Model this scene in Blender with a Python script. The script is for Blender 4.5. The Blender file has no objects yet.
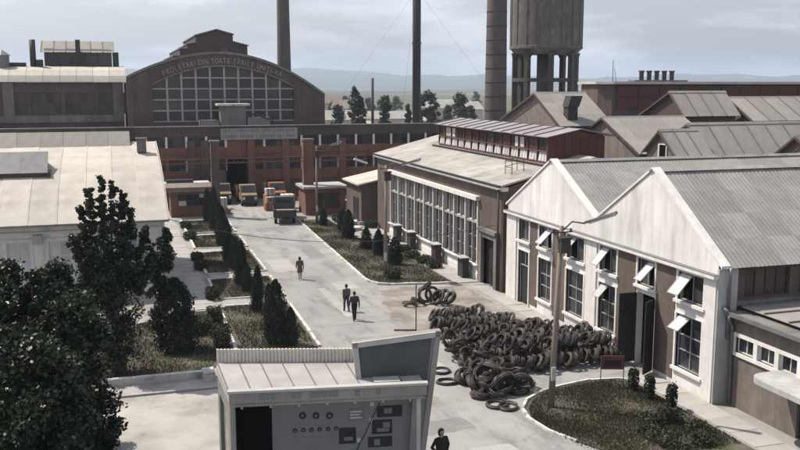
import bpy, bmesh, math, random
import numpy as np
from mathutils import Vector, Matrix
R = math.radians
random.seed(7); rng = np.random.default_rng(7)
SC = bpy.context.scene; COL = SC.collection

# ------------------------------------------------------------------ camera, sky, sun, exposure
CAMH = 14.0; FPX = 900.0
PIT = math.atan(140 / 900); YAW = R(17.661)
cam = bpy.data.cameras.new('camera'); cam.sensor_width = 36; cam.lens = 40.5; cam.clip_end = 20000; cam.clip_start = .3
co = bpy.data.objects.new('camera', cam); COL.objects.link(co)
co.location = (0, 0, CAMH); co.rotation_euler = (math.pi / 2 - PIT, 0, -YAW); SC.camera = co
SUN_EL = R(55); SUNH = Vector((.76, -.65, 0)).normalized()          # horizontal direction in which shadows fall
w = bpy.data.worlds.new('World'); SC.world = w; w.use_nodes = True
nt = w.node_tree; bg = nt.nodes['Background']
sky = nt.nodes.new('ShaderNodeTexSky'); sky.sky_type = 'NISHITA'; sky.sun_disc = False
sky.sun_elevation = SUN_EL; sky.sun_rotation = math.atan2(-SUNH.x, -SUNH.y)
sky.air_density = 1.3; sky.dust_density = 2.5; sky.ozone_density = 1.0
hs = nt.nodes.new('ShaderNodeHueSaturation'); hs.inputs['Saturation'].default_value = .5
tn = nt.nodes.new('ShaderNodeMix'); tn.data_type = 'RGBA'; tn.blend_type = 'MULTIPLY'; tn.inputs[0].default_value = 1; tn.inputs[7].default_value = (.96, .985, 1.10, 1)
nt.links.new(sky.outputs[0], hs.inputs['Color']); nt.links.new(hs.outputs[0], tn.inputs[6]); 
cx = nt.nodes.new('ShaderNodeTexCoord'); cm_ = nt.nodes.new('ShaderNodeMapping'); cm_.inputs['Scale'].default_value = (1, 1, 4.5); cn = nt.nodes.new('ShaderNodeTexNoise'); cn.inputs['Scale'].default_value = 2.6; cn.inputs['Detail'].default_value = 7; cn.inputs['Roughness'].default_value = .62
cr_ = nt.nodes.new('ShaderNodeMapRange'); cr_.inputs[1].default_value = .44; cr_.inputs[2].default_value = .68; cr_.inputs[4].default_value = .7        # thin broken high cloud over the whole sky
cl_ = nt.nodes.new('ShaderNodeMix'); cl_.data_type = 'RGBA'; cl_.inputs[7].default_value = (9.4, 9.5, 9.9, 1)
nt.links.new(cx.outputs['Generated'], cm_.inputs[0]); nt.links.new(cm_.outputs[0], cn.inputs['Vector']); nt.links.new(cn.outputs[0], cr_.inputs[0]); nt.links.new(cr_.outputs[0], cl_.inputs[0])
nt.links.new(tn.outputs[2], cl_.inputs[6]); nt.links.new(cl_.outputs[2], bg.inputs[0]); bg.inputs[1].default_value = .108
sl = bpy.data.lights.new('sun', 'SUN'); sl.energy = 5.0; sl.angle = R(.6); sl.color = (1, .93, .82)
so = bpy.data.objects.new('sun', sl); COL.objects.link(so)
ld = Vector((SUNH.x * math.cos(SUN_EL), SUNH.y * math.cos(SUN_EL), -math.sin(SUN_EL)))
so.rotation_euler = ld.to_track_quat('-Z', 'Y').to_euler(); so.location = (-40, 60, 90)
SC.view_settings.view_transform = 'Standard'; SC.view_settings.look = 'None'
SC.view_settings.exposure = 0.4; SC.view_settings.gamma = 1; SC.view_settings.use_curve_mapping = False

# ------------------------------------------------------------------ measuring helpers: survey a photo point at a known wall or ground plane
FW = Vector((math.sin(YAW) * math.cos(PIT), math.cos(YAW) * math.cos(PIT), -math.sin(PIT)))
RT = Vector((math.cos(YAW), -math.sin(YAW), 0)); UPV = RT.cross(FW)
CP = Vector((0, 0, CAMH))
def ray(px, py): return RT * ((px - 400) / FPX) - UPV * ((py - 225) / FPX) + FW
def gz(px, py, z=0):
    d = ray(px, py); return CP + d * ((z - CAMH) / d.z)
def onx(px, py, X):
    d = ray(px, py); return CP + d * (X / d.x)
def ony(px, py, Y):
    d = ray(px, py); return CP + d * (Y / d.y)

# ------------------------------------------------------------------ object helpers
W = {}
def T(x, y, z): return Matrix.Translation((x, y, z))
def par(o, parent, M):
    if parent is not None:
        o.parent = parent; o.matrix_parent_inverse = W[parent.name].inverted()
    o.matrix_basis = M; W[o.name] = M.copy()
def tag(o, label=None, cat=None, group=None, kind=None):
    if label: o['label'] = label
    if cat: o['category'] = cat
    if group: o['group'] = group
    if kind: o['kind'] = kind
    return o
def thing(name, label, cat, loc=(0, 0, 0), group=None):
    o = bpy.data.objects.new(name, None); COL.objects.link(o); o.empty_display_size = .3
    par(o, None, T(*loc)); return tag(o, label, cat, group)
def piece(name, mesh, M, parent):
    o = bpy.data.objects.new(name, mesh); COL.objects.link(o); par(o, parent, M); return o
def dup(o, M, parent=None):
    """copy a thing with its parts; M is the copy's world matrix"""
    c = o.copy(); COL.objects.link(c); base = W[o.name]
    if parent is None:
        c.matrix_basis = M; W[c.name] = M.copy()
    for ch in list(o.children):
        k = ch.copy(); COL.objects.link(k); k.parent = c
        k.matrix_parent_inverse = ch.matrix_parent_inverse.copy(); W[k.name] = M @ base.inverted() @ W[ch.name]
        for g in list(ch.children):
            q = g.copy(); COL.objects.link(q); q.parent = k
            q.matrix_parent_inverse = g.matrix_parent_inverse.copy(); W[q.name] = M @ base.inverted() @ W[g.name]
    return c

class Face:
    """a wall plane: u runs along it, z up, d outwards"""
    def __init__(s, o, u, n): s.o = Vector(o); s.u = Vector(u).normalized(); s.n = Vector(n).normalized()
    def p(s, u, z, d=0): return s.o + s.u * u + Vector((0, 0, z)) + s.n * d
    def M(s, u0, u1, z0, z1, d0, d1):
        c = s.p((u0 + u1) / 2, (z0 + z1) / 2, (d0 + d1) / 2); a = s.u * (u1 - u0); b = s.n * (d1 - d0)
        return Matrix(((a.x, b.x, 0, c.x), (a.y, b.y, 0, c.y), (a.z, b.z, z1 - z0, c.z), (0, 0, 0, 1)))
    def px(s, px, py, d=0):
        o = s.o + s.n * d; r = ray(px, py); t = (o - CP).dot(s.n) / r.dot(s.n); q = CP + r * t
        return (q - o).dot(s.u), q.z - s.o.z
class MB:
    def __init__(s): s.v = []; s.f = []; s.m = []
    def add(s, vs, fs, m=0):
        k = len(s.v); s.v += [tuple(v) for v in vs]; s.f += [tuple(i + k for i in f) for f in fs]; s.m += [m] * len(fs); return s
    def hexa(s, P, m=0):
        return s.add(P, [(0, 3, 2, 1), (4, 5, 6, 7), (0, 1, 5, 4), (1, 2, 6, 5), (2, 3, 7, 6), (3, 0, 4, 7)], m)
    def box(s, x0, x1, y0, y1, z0, z1, m=0):
        return s.hexa([(x0, y0, z0), (x1, y0, z0), (x1, y1, z0), (x0, y1, z0), (x0, y0, z1), (x1, y0, z1), (x1, y1, z1), (x0, y1, z1)], m)
    def fbox(s, F, u0, u1, z0, z1, d0, d1, m=0):
        return s.hexa([F.p(u0, z0, d0), F.p(u1, z0, d0), F.p(u1, z0, d1), F.p(u0, z0, d1), F.p(u0, z1, d0), F.p(u1, z1, d0), F.p(u1, z1, d1), F.p(u0, z1, d1)], m)
    def prism(s, pts, vec, m=0):
        n = len(pts); a = [Vector(p) for p in pts]; b = [p + Vector(vec) for p in a]
        return s.add(a + b, [tuple(range(n))[::-1], tuple(range(n, 2 * n))] + [(i, (i + 1) % n, n + (i + 1) % n, n + i) for i in range(n)], m)
    def tube(s, pts, r, n=8, m=0, cap=True):
        pts = [Vector(p) for p in pts]; rr = r if isinstance(r, (list, tuple)) else [r] * len(pts); k0 = []; vs = []; fs = []
        for i, p in enumerate(pts):
            t = (pts[min(i + 1, len(pts) - 1)] - pts[max(i - 1, 0)]).normalized()
            a = t.cross(Vector((0, 0, 1)));
            if a.length < .05: a = t.cross(Vector((0, 1, 0)))
            a.normalize(); b = t.cross(a)
            for j in range(n):
                q = 2 * math.pi * j / n; vs.append(p + (a * math.cos(q) + b * math.sin(q)) * rr[i])
        for i in range(len(pts) - 1):
            for j in range(n):
                fs.append((i * n + j, i * n + (j + 1) % n, (i + 1) * n + (j + 1) % n, (i + 1) * n + j))
        if cap: fs += [tuple(range(n))[::-1], tuple(range((len(pts) - 1) * n, len(pts) * n))]
        return s.add(vs, fs, m)
    def lathe(s, prof, c=(0, 0, 0), n=24, m=0, caps=True):
        vs = [(c[0] + r * math.cos(2 * math.pi * j / n), c[1] + r * math.sin(2 * math.pi * j / n), c[2] + z) for r, z in prof for j in range(n)]; fs = []
        for i in range(len(prof) - 1):
            for j in range(n): fs.append((i * n + j, i * n + (j + 1) % n, (i + 1) * n + (j + 1) % n, (i + 1) * n + j))
        if caps: fs += [tuple(range(n))[::-1], tuple(range((len(prof) - 1) * n, len(prof) * n))]
        return s.add(vs, fs, m)
    def fwall(s, F, u0, u1, z0, z1, holes, d0, d1, m=0):
        us = sorted({u0, u1, *[min(max(h[i], u0), u1) for h in holes for i in (0, 1)]}); zs = sorted({z0, z1, *[min(max(h[i], z0), z1) for h in holes for i in (2, 3)]})
        nu, nz = len(us) - 1, len(zs) - 1
        def solid(i, j):
            if not (0 <= i < nu and 0 <= j < nz): return False
            a, b = (us[i] + us[i + 1]) / 2, (zs[j] + zs[j + 1]) / 2
            return not any(h[0] < a < h[1] and h[2] < b < h[3] for h in holes)
        for i in range(nu):
            for j in range(nz):
                if not solid(i, j): continue
                a, b, c, d = us[i], us[i + 1], zs[j], zs[j + 1]
                for D in (d0, d1): s.add([F.p(a, c, D), F.p(b, c, D), F.p(b, d, D), F.p(a, d, D)], [(0, 1, 2, 3)], m)
                if not solid(i - 1, j): s.add([F.p(a, c, d0), F.p(a, c, d1), F.p(a, d, d1), F.p(a, d, d0)], [(0, 1, 2, 3)], m)
                if not solid(i + 1, j): s.add([F.p(b, c, d0), F.p(b, c, d1), F.p(b, d, d1), F.p(b, d, d0)], [(0, 1, 2, 3)], m)
                if not solid(i, j - 1): s.add([F.p(a, c, d0), F.p(b, c, d0), F.p(b, c, d1), F.p(a, c, d1)], [(0, 1, 2, 3)], m)
                if not solid(i, j + 1): s.add([F.p(a, d, d0), F.p(b, d, d0), F.p(b, d, d1), F.p(a, d, d1)], [(0, 1, 2, 3)], m)
        return s
    def mesh(s, name, mats, smooth=False, weld=False):
        me = bpy.data.meshes.new(name); me.from_pydata(s.v, [], s.f)
        for q in (mats if isinstance(mats, (list, tuple)) else [mats]): me.materials.append(MT[q] if isinstance(q, str) else q)
        me.polygons.foreach_set('material_index', s.m)
        bm = bmesh.new(); bm.from_mesh(me)
        if weld: bmesh.ops.remove_doubles(bm, verts=bm.verts, dist=1e-4)
        bmesh.ops.recalc_face_normals(bm, faces=bm.faces); bm.to_mesh(me); bm.free()
        if smooth: me.polygons.foreach_set('use_smooth', [True] * len(me.polygons))
        return me
    def build(s, name, mats, parent=None, smooth=False, M=None, weld=False):
        return piece(name, s.mesh(name, mats, smooth, weld), M or Matrix(), parent)
def smooth_angle(o, deg=40):
    me = o.data; me.polygons.foreach_set('use_smooth', [True] * len(me.polygons))
    try: me.set_sharp_from_angle(angle=R(deg))
    except Exception: pass
    return o
def struct(name, mb, mats, parent=None, **k):
    o = mb.build(name, mats, parent, **k)
    o['kind'] = 'structure'; return o

# ------------------------------------------------------------------ materials
MT = {}
def mk(name, c1, c2=None, scale=2.0, rough=.85, bump=0, bscale=30, rnd=0, stretch=(1, 1, 1), spec=.25, metal=0, big=.0, bigscale=.25,
       streak=0, brick=None, island=0, transl=0, coat=0, stain=None, corr=None, speck=None, crack=0):
    m = bpy.data.materials.new(name); m.use_nodes = True; t = m.node_tree; N = t.nodes; Lk = t.links
    p = N['Principled BSDF']; p.inputs['Roughness'].default_value = rough; p.inputs['Metallic'].default_value = metal
    p.inputs['Specular IOR Level'].default_value = spec
    tc = N.new('ShaderNodeTexCoord'); src = tc.outputs['Object']
    def mapv(st):
        mp = N.new('ShaderNodeMapping'); mp.inputs['Scale'].default_value = st; Lk.new(src, mp.inputs[0]); return mp.outputs[0]
    def noise(sc, st=(1, 1, 1), det=5, r=.6):
        n = N.new('ShaderNodeTexNoise'); n.inputs['Scale'].default_value = sc; n.inputs['Detail'].default_value = det; n.inputs['Roughness'].default_value = r
        Lk.new(mapv(st), n.inputs['Vector']); return n.outputs[0]
    def ramp(v, a, b, lo=0., hi=1.):
        r = N.new('ShaderNodeMapRange'); r.inputs[1].default_value = a; r.inputs[2].default_value = b; r.inputs[3].default_value = lo; r.inputs[4].default_value = hi
        Lk.new(v, r.inputs[0]); return r.outputs[0]
    def mix(f, a, b, mode='MIX'):
        x = N.new('ShaderNodeMix'); x.data_type = 'RGBA'; x.blend_type = mode
        for s_, v in ((x.inputs[0], f), (x.inputs[6], a), (x.inputs[7], b)):
            if hasattr(v, 'is_linked'): Lk.new(v, s_)
            elif isinstance(v, (tuple, list)): s_.default_value = (*v, 1)
            else: s_.default_value = v
        return x.outputs[2]
    def mul(a, v):
        x = N.new('ShaderNodeVectorMath'); x.operation = 'SCALE'; Lk.new(a, x.inputs[0]); Lk.new(v, x.inputs['Scale']); return x.outputs[0]
    c2 = c2 or tuple(v * .75 for v in c1)
    hgt = noise(bscale, stretch, 4)
    if brick:
        sx = N.new('ShaderNodeSeparateXYZ'); Lk.new(src, sx.inputs[0]); ad = N.new('ShaderNodeMath'); Lk.new(sx.outputs[0], ad.inputs[0]); Lk.new(sx.outputs[1], ad.inputs[1])
        cb = N.new('ShaderNodeCombineXYZ'); Lk.new(ad.outputs[0], cb.inputs[0]); Lk.new(sx.outputs[2], cb.inputs[1])
        b = N.new('ShaderNodeTexBrick'); Lk.new(cb.outputs[0], b.inputs[0]); b.inputs['Scale'].default_value = 1; b.inputs['Brick Width'].default_value = .26
        b.inputs['Row Height'].default_value = .08; b.inputs['Mortar Size'].default_value = .008; b.inputs['Bias'].default_value = -.1
        b.inputs[1].default_value = (*c1, 1); b.inputs[2].default_value = (*c2, 1); b.inputs[3].default_value = (*brick, 1)
        colr = mix(ramp(noise(scale, stretch), .3, .7, 0, .5), b.outputs[0], tuple(v * .7 for v in c1)); hgt = b.outputs[1]
    else:
        colr = mix(ramp(noise(scale, stretch), .32, .68), c1, c2)
    if stain:
        colr = mix(ramp(noise(stain[1], stain[4] if len(stain) > 4 else (1, 1, 1), 6, .65), stain[2], stain[3]), colr, stain[0])
    if streak:
        colr = mul(colr, ramp(noise(1.6, (1, 1, .07), 6, .7), .35, .75, 1.06, 1 - streak))
    if crack:
        vz = N.new('ShaderNodeTexVoronoi'); vz.feature = 'DISTANCE_TO_EDGE'; vz.inputs['Scale'].default_value = crack; vd = N.new('ShaderNodeVectorMath'); vd.operation = 'ADD'
        nz = N.new('ShaderNodeTexNoise'); nz.inputs['Scale'].default_value = 1.2; nz.inputs['Detail'].default_value = 6; Lk.new(src, nz.inputs['Vector']); Lk.new(src, vd.inputs[0]); Lk.new(nz.outputs['Color'], vd.inputs[1]); Lk.new(vd.outputs[0], vz.inputs['Vector'])
        colr = mix(ramp(noise(.35, (1, 1, 1), 3), .42, .6, 0, .8), colr, mul(colr, ramp(vz.outputs['Distance'], .0, .010, .62, 1)))
    if big: colr = mul(colr, ramp(noise(bigscale, (1, 1, 1), 4), .3, .7, 1 - big, 1 + big * .6))
    if speck: colr = mix(ramp(noise(speck[1], (1, 1, 1), 2), speck[2], speck[2] + .04), colr, speck[0])
    if rnd:
        oi = N.new('ShaderNodeObjectInfo'); colr = mul(colr, ramp(oi.outputs['Random'], 0, 1, 1 - rnd, 1 + rnd))
    if island:
        ge = N.new('ShaderNodeNewGeometry'); colr = mul(colr, ramp(ge.outputs['Random Per Island'], 0, 1, 1 - island, 1 + island))
    Lk.new(colr, p.inputs['Base Color'])
    if bump:
        bp = N.new('ShaderNodeBump'); bp.inputs['Strength'].default_value = min(1, abs(bump)); bp.inputs['Distance'].default_value = .02
        if brick: bp.invert = True
        Lk.new(hgt, bp.inputs['Height']); Lk.new(bp.outputs[0], p.inputs['Normal'])
    if rough < .8:
        Lk.new(ramp(noise(scale * 1.7), .3, .7, max(0, rough - .12), min(1, rough + .15)), p.inputs['Roughness'])
    if transl:
        tr = N.new('ShaderNodeBsdfTranslucent'); Lk.new(colr, tr.inputs[0]); ms = N.new('ShaderNodeMixShader'); ms.inputs[0].default_value = transl
        Lk.new(p.outputs[0], ms.inputs[1]); Lk.new(tr.outputs[0], ms.inputs[2]); Lk.new(ms.outputs[0], N['Material Output'].inputs[0])
    MT[name] = m; return m
mk('plaster', (.66, .635, .61), (.57, .55, .53), .8, .9, .15, 25, streak=.26, big=.16, stain=((.36, .335, .31), .9, .56, .8, (1, 1, .22)))
mk('plaster_trim', (.64, .61, .575), (.54, .515, .49), 2.5, .85, .1, streak=.15)
mk('trim_aged', (.47, .445, .41), (.37, .35, .325), 2.5, .85, .1, streak=.25)
mk('plaster_grey', (.40, .395, .385), (.32, .315, .31), 1.2, .9, .15, streak=.25, big=.12)
mk('brick_red', (.225, .104, .071), (.155, .076, .055), 1.2, .9, .5, brick=(.16, .13, .115), big=.25, streak=.25)
mk('brick_brown', (.135, .100, .082), (.10, .073, .061), 1.2, .9, .5, brick=(.17, .15, .132), big=.2, streak=.2)
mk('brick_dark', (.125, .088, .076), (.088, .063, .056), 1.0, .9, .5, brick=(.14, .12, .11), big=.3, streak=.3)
mk('parapet', (.10, .08, .072), (.07, .058, .054), .8, .9, .2, streak=.35, big=.25)
mk('stucco_brown', (.19, .16, .14), (.14, .118, .105), 1.5, .9, .25, streak=.35, big=.2)
mk('asbestos', (.285, .273, .255), (.22, .21, .196), 1.1, .9, .2, 20, rnd=.13, stain=((.11, .105, .10), .9, .52, .85), big=.2)
mk('sheet_light', (.44, .405, .355), (.35, .32, .28), 1.0, .8, .1, rnd=.07, stain=((.30, .27, .24), .7, .5, .85), big=.12)
mk('sheet_grey', (.27, .25, .228), (.21, .195, .18), 1.0, .75, .1, rnd=.10, stain=((.17, .15, .14), .6, .52, .85), big=.15)
mk('sheet_dark', (.19, .185, .185), (.14, .138, .14), 1.0, .7, .1, rnd=.1, stain=((.10, .08, .07), .8, .55, .8))
mk('sheet_violet', (.24, .22, .235), (.19, .175, .185), 1.0, .7, .1, rnd=.08)
mk('seam', (.15, .135, .125), rough=.7, rnd=.1)
mk('bitumen', (.35, .33, .295), (.265, .25, .23), .7, .9, .2, stain=((.17, .16, .15), .45, .5, .75), big=.2)
mk('tar', (.03, .03, .032), rough=.6)
mk('concrete', (.34, .325, .305), (.27, .258, .242), 1.4, .9, .2, rnd=.09, stain=((.24, .225, .21), .8, .5, .8), big=.12)
mk('concrete_dark', (.21, .195, .18), (.15, .14, .13), .8, .9, .3, streak=.4, big=.25, rnd=.05)
mk('kerb_white', (.56, .54, .505), (.42, .405, .38), 3, .9, .3, stain=((.22, .205, .185), 1.6, .48, .66), rnd=.05)
mk('asphalt', (.27, .262, .25), (.225, .219, .21), .6, .9, .15, 60, stain=((.165, .16, .153), .45, .5, .66, (1.6, .45, 1)), big=.16, bigscale=.12, speck=((.36, .35, .33), 9, .66), crack=.22)
mk('yard', (.36, .345, .32), (.27, .258, .24), .5, .95, .2, 40, stain=((.19, .175, .155), .3, .5, .7), big=.15, bigscale=.1, crack=.3)
mk('dirt', (.20, .17, .14), (.15, .128, .11), .8, .98, .5, 20, stain=((.265, .25, .23), .6, .42, .62), big=.25, bigscale=.4)
mk('soil', (.075, .065, .053), (.105, .088, .07), 1.3, .98, .6, 25, stain=((.05, .058, .028), .6, .45, .62), big=.2)
mk('grass', (.046, .050, .027), (.080, .068, .045), .5, .9, island=.45, transl=.2)
mk('leaf', (.015, .023, .009), (.024, .031, .012), .8, .42, island=.6, transl=.16, spec=.38)
mk('leaf_tall', (.017, .025, .011), (.026, .033, .015), .8, .45, island=.6, transl=.18, spec=.38)
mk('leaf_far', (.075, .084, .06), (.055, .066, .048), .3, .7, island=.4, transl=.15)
mk('conifer', (.022, .032, .021), (.036, .040, .023), 1.5, .75, island=.5, transl=.08)
mk('hedge', (.035, .045, .022), (.05, .055, .03), 2, .8, island=.5, transl=.1)
mk('bark', (.085, .068, .055), (.055, .045, .038), 6, .95, .6, 30, stretch=(1, 1, .25))
mk('wood_pole', (.24, .20, .165), (.16, .13, .105), 5, .9, .4, 30, stretch=(1, 1, .15))
mk('wood_red', (.12, .048, .040), (.08, .036, .033), 2, .8, .2, stretch=(1, 1, .2), big=.2)
mk('door_dark', (.035, .030, .030), (.022, .020, .021), 2, .6, .15, big=.2)
mk('steel_dark', (.045, .043, .043), (.03, .028, .028), 4, .55, .1)
mk('steel_grey', (.20, .20, .20), (.15, .148, .145), 4, .5, .05, metal=.4)
mk('steel_rust', (.13, .062, .042), (.085, .048, .036), 5, .85, .3)
mk('lamp_metal', (.11, .11, .108), (.075, .073, .07), 5, .6)
mk('lamp_glass', (.62, .62, .60), (.5, .5, .49), 4, .3, spec=.5)
mk('glass', (.018, .022, .026), (.030, .034, .038), .6, .12, rnd=.5, spec=.6)
mk('glass_brown', (.045, .034, .028), (.03, .024, .02), .6, .3, rnd=.5, spec=.5)
mk('glass_blue', (.24, .30, .33), (.18, .235, .26), .8, .2, rnd=.25, spec=.5)
mk('glass_pale', (.50, .49, .48), (.40, .39, .39), 2, .35, rnd=.2, spec=.5)  # sky reflected in tilted sashes and vents, put into a pale base colour
mk('frame_white', (.66, .64, .61), (.54, .52, .50), 3, .7, streak=.15)
mk('frame_grey', (.33, .31, .30), (.25, .235, .23), 3, .7)
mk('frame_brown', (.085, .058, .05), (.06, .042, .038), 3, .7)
mk('curtain', (.35, .34, .33), (.22, .21, .2), 5, .9, stretch=(1, 1, .05))
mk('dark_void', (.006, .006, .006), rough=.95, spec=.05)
mk('coil_dark', (.028, .025, .025), (.045, .035, .03), 3, .55, .2, 30, rnd=.45, spec=.45, island=.25, stain=((.08, .05, .036), 2.2, .52, .75))
mk('coil_rust', (.062, .043, .033), (.04, .032, .028), 3, .6, .2, 30, rnd=.4, spec=.4, island=.3, stain=((.115, .085, .064), 2, .5, .7))
mk('kiosk_paint', (.25, .235, .222), (.2, .19, .18), 1.5, .7, .05, streak=.2, big=.08)
mk('kiosk_light', (.40, .39, .375), (.33, .32, .31), 1.5, .7, .05, streak=.2)
mk('kiosk_roof', (.33, .31, .295), (.265, .25, .24), 1.2, .7, .05, rnd=.05, stain=((.24, .22, .2), .9, .52, .8))
mk('cream_rib', (.58, .54, .46), (.50, .46, .39), 2, .7, streak=.12)
mk('pylon_face', (.075, .083, .088), (.06, .066, .07), 1.2, .6, big=.08)
mk('display_board', (.19, .192, .19), (.155, .157, .156), 1.0, .7, big=.06)
mk('ink', (.018, .019, .02), (.03, .031, .032), 6, .7)
mk('ink_soft', (.13, .135, .14), (.16, .165, .17), 6, .7)
mk('paper', (.42, .42, .41), (.36, .36, .352), 5, .8)
mk('sign_white', (.30, .28, .265), (.22, .208, .197), 3, .8, streak=.2)
mk('letter', (.36, .31, .28), (.24, .2, .18), 4, .85)
mk('paint_yellow', (.23, .17, .095), (.16, .12, .08), 3, .6)
mk('paint_orange', (.24, .115, .06), (.18, .09, .05), 3, .6)
mk('paint_truck', (.06, .062, .066), (.045, .046, .05), 3, .5, spec=.4)
mk('paint_bluegrey', (.045, .056, .056), (.034, .042, .042), 2, .6)
mk('rubber', (.02, .02, .02), rough=.85)
mk('painted_sun', (.36, .33, .28), (.25, .235, .21), 2, .9, stain=((.2, .19, .17), 2.5, .45, .6))  # sunlight on the gate apron put into a pale colour, broken by stain
mk('cargo', (.34, .24, .18), (.2, .14, .11), 3, .9, rnd=.2)
mk('chimney_brick', (.13, .10, .09), (.095, .076, .07), .8, .9, .4, brick=(.16, .14, .13), big=.2, streak=.2)
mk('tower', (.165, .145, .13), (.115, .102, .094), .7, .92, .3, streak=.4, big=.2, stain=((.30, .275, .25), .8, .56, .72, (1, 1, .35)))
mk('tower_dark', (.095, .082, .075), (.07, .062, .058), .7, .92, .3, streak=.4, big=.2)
mk('house_wall', (.50, .47, .42), (.42, .39, .35), .5, .9, rnd=.15)
mk('house_roof', (.19, .15, .13), (.15, .12, .105), .5, .9, rnd=.2)
mk('hill', (.05, .06, .045), (.07, .072, .055), .0012, .95, stain=((.30, .27, .2), .0011, .62, .68, (1, 3, 1)))
mk('skin', (.38, .22, .155), (.34, .19, .13), 8, .55)
mk('hair', (.022, .017, .014), (.03, .022, .018), 20, .6)
for n, c in dict(cloth_black=(.022, .021, .023), cloth_grey=(.11, .107, .108), cloth_brown=(.12, .097, .083), cloth_dark=(.045, .045, .05), cloth_navy=(.045, .05, .066)).items():
    mk(n, c, tuple(v * .7 for v in c), 9, .9, .3, 40)
mk('shoe', (.018, .015, .013), rough=.5)
mk('cable', (.03, .03, .03), rough=.7)
UB = {}
def ubox(m, n='pane'):
    if (m, n) not in UB: UB[m, n] = MB().box(-.5, .5, -.5, .5, -.5, .5).mesh(n, m)
    return UB[m, n]
def fpiece(name, F, u0, u1, z0, z1, d0, d1, m, parent): return piece(name, ubox(m, name), F.M(u0, u1, z0, z1, d0, d1), parent)
def window(F, u0, u1, z0, z1, cols, rows, parent, fm='frame_white', gm='glass', dep=-.14, bar=.05, fr=.08, sill=None, sash=(), rowf=None, sashm='glass_pale'):
    b = MB(); dd = (dep - .05, dep + .05)
    b.fbox(F, u0, u0 + fr, z0, z1, *dd); b.fbox(F, u1 - fr, u1, z0, z1, *dd); b.fbox(F, u0 + fr, u1 - fr, z0, z0 + fr, *dd); b.fbox(F, u0 + fr, u1 - fr, z1 - fr, z1, *dd)
    iu0, iu1, iz0, iz1 = u0 + fr, u1 - fr, z0 + fr, z1 - fr
    ue = [iu0 + (iu1 - iu0) * i / cols for i in range(cols + 1)]; ze = [iz0 + (iz1 - iz0) * (rowf[i] if rowf else i / rows) for i in range(rows + 1)]
    for x in ue[1:-1]: b.fbox(F, x - bar / 2, x + bar / 2, iz0, iz1, dep - .04, dep + .042)
    for z in ze[1:-1]:
        for i in range(cols):
            b.fbox(F, ue[i] + (bar / 2 if i else 0), ue[i + 1] - (bar / 2 if i < cols - 1 else 0), z - bar / 2, z + bar / 2, dep - .038, dep + .036)
    wn = b.build('window', fm, parent)
    for i in range(cols):
        for j in range(rows):
            if (i, j) in sash: continue
            M = F.M(ue[i], ue[i + 1], ze[j], ze[j + 1], dep - .015, dep + .005)
            c = M.translation.copy(); q = Matrix.Rotation(R(random.gauss(0, .8)), 4, 'Z') @ Matrix.Rotation(R(random.gauss(0, .8)), 4, F.u)
            piece('pane', ubox(gm), T(*c) @ q @ T(*-c) @ M, wn)
    for (i, j) in sash:
        a0, a1, c0, c1 = ue[i] + .03, ue[i + 1] - .03, ze[j] + .03, ze[j + 1] - .03
        s = MB(); h = c1 - c0; t = .05
        s.fbox(F, a0, a0 + t, c0, c1, -.02, .02); s.fbox(F, a1 - t, a1, c0, c1, -.02, .02); s.fbox(F, a0 + t, a1 - t, c0, c0 + t, -.02, .02); s.fbox(F, a0 + t, a1 - t, c1 - t, c1, -.02, .02)
        s.fbox(F, a0 + t, a1 - t, c0 + t, c1 - t, -.006, .006, 1)
        hg = F.p(a0, c1, 0); ang = R(random.uniform(38, 52)); sg = 1 if F.u.cross(Vector((0, 0, 1))).dot(F.n) > 0 else -1
        Mx = T(*(F.n * (dep + .06))) @ T(*hg) @ Matrix.Rotation(-sg * ang, 4, F.u) @ T(*-hg)
        s.build('sash', [fm, sashm], wn, M=Mx)
        fpiece('dark_opening', F, ue[i], ue[i + 1], ze[j], ze[j + 1], dep - .12, dep - .10, 'dark_void', wn)
    if sill: MB().fbox(F, u0 - .08, u1 + .08, z0 - .09, z0 - .002, dep, sill).build('sill', fm, wn)
    return wn
def text_polys(body, size):
    cu = bpy.data.curves.new('t', 'FONT'); cu.body = body; cu.size = size; cu.align_x = 'CENTER'; cu.extrude = .04; cu.resolution_u = 3
    ob = bpy.data.objects.new('t', cu); COL.objects.link(ob); me = bpy.data.meshes.new_from_object(ob)
    vs = [v.co.copy() for v in me.vertices]; fs = [tuple(p.vertices) for p in me.polygons]
    bpy.data.objects.remove(ob); bpy.data.curves.remove(cu); bpy.data.meshes.remove(me); return vs, fs
def leaf_mesh(name, C, size, mat, up=.0, aspect=.62, outward=None):
    """many small leaf quads at centres C (n,3)"""
    n = len(C); a = rng.normal(size=(n, 3)); a[:, 2] += up * 3
    if outward is not None: a += outward
    a /= np.linalg.norm(a, axis=1)[:, None]; b = np.cross(a, rng.normal(size=(n, 3))); b /= np.linalg.norm(b, axis=1)[:, None]
    s = size * rng.uniform(.6, 1.35, n)[:, None]
    V = np.stack([C - a * s, C + b * s * aspect + a * s * .1, C + a * s, C - b * s * aspect + a * s * .1], 1).reshape(-1, 3)
    me = bpy.data.meshes.new(name); me.vertices.add(4 * n); me.vertices.foreach_set('co', V.astype(np.float32).ravel())
    me.loops.add(4 * n); me.loops.foreach_set('vertex_index', np.arange(4 * n, dtype=np.int32)); me.polygons.add(n)
    me.polygons.foreach_set('loop_start', np.arange(0, 4 * n, 4, dtype=np.int32)); me.update(calc_edges=True); me.materials.append(MT[mat]); return me

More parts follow.
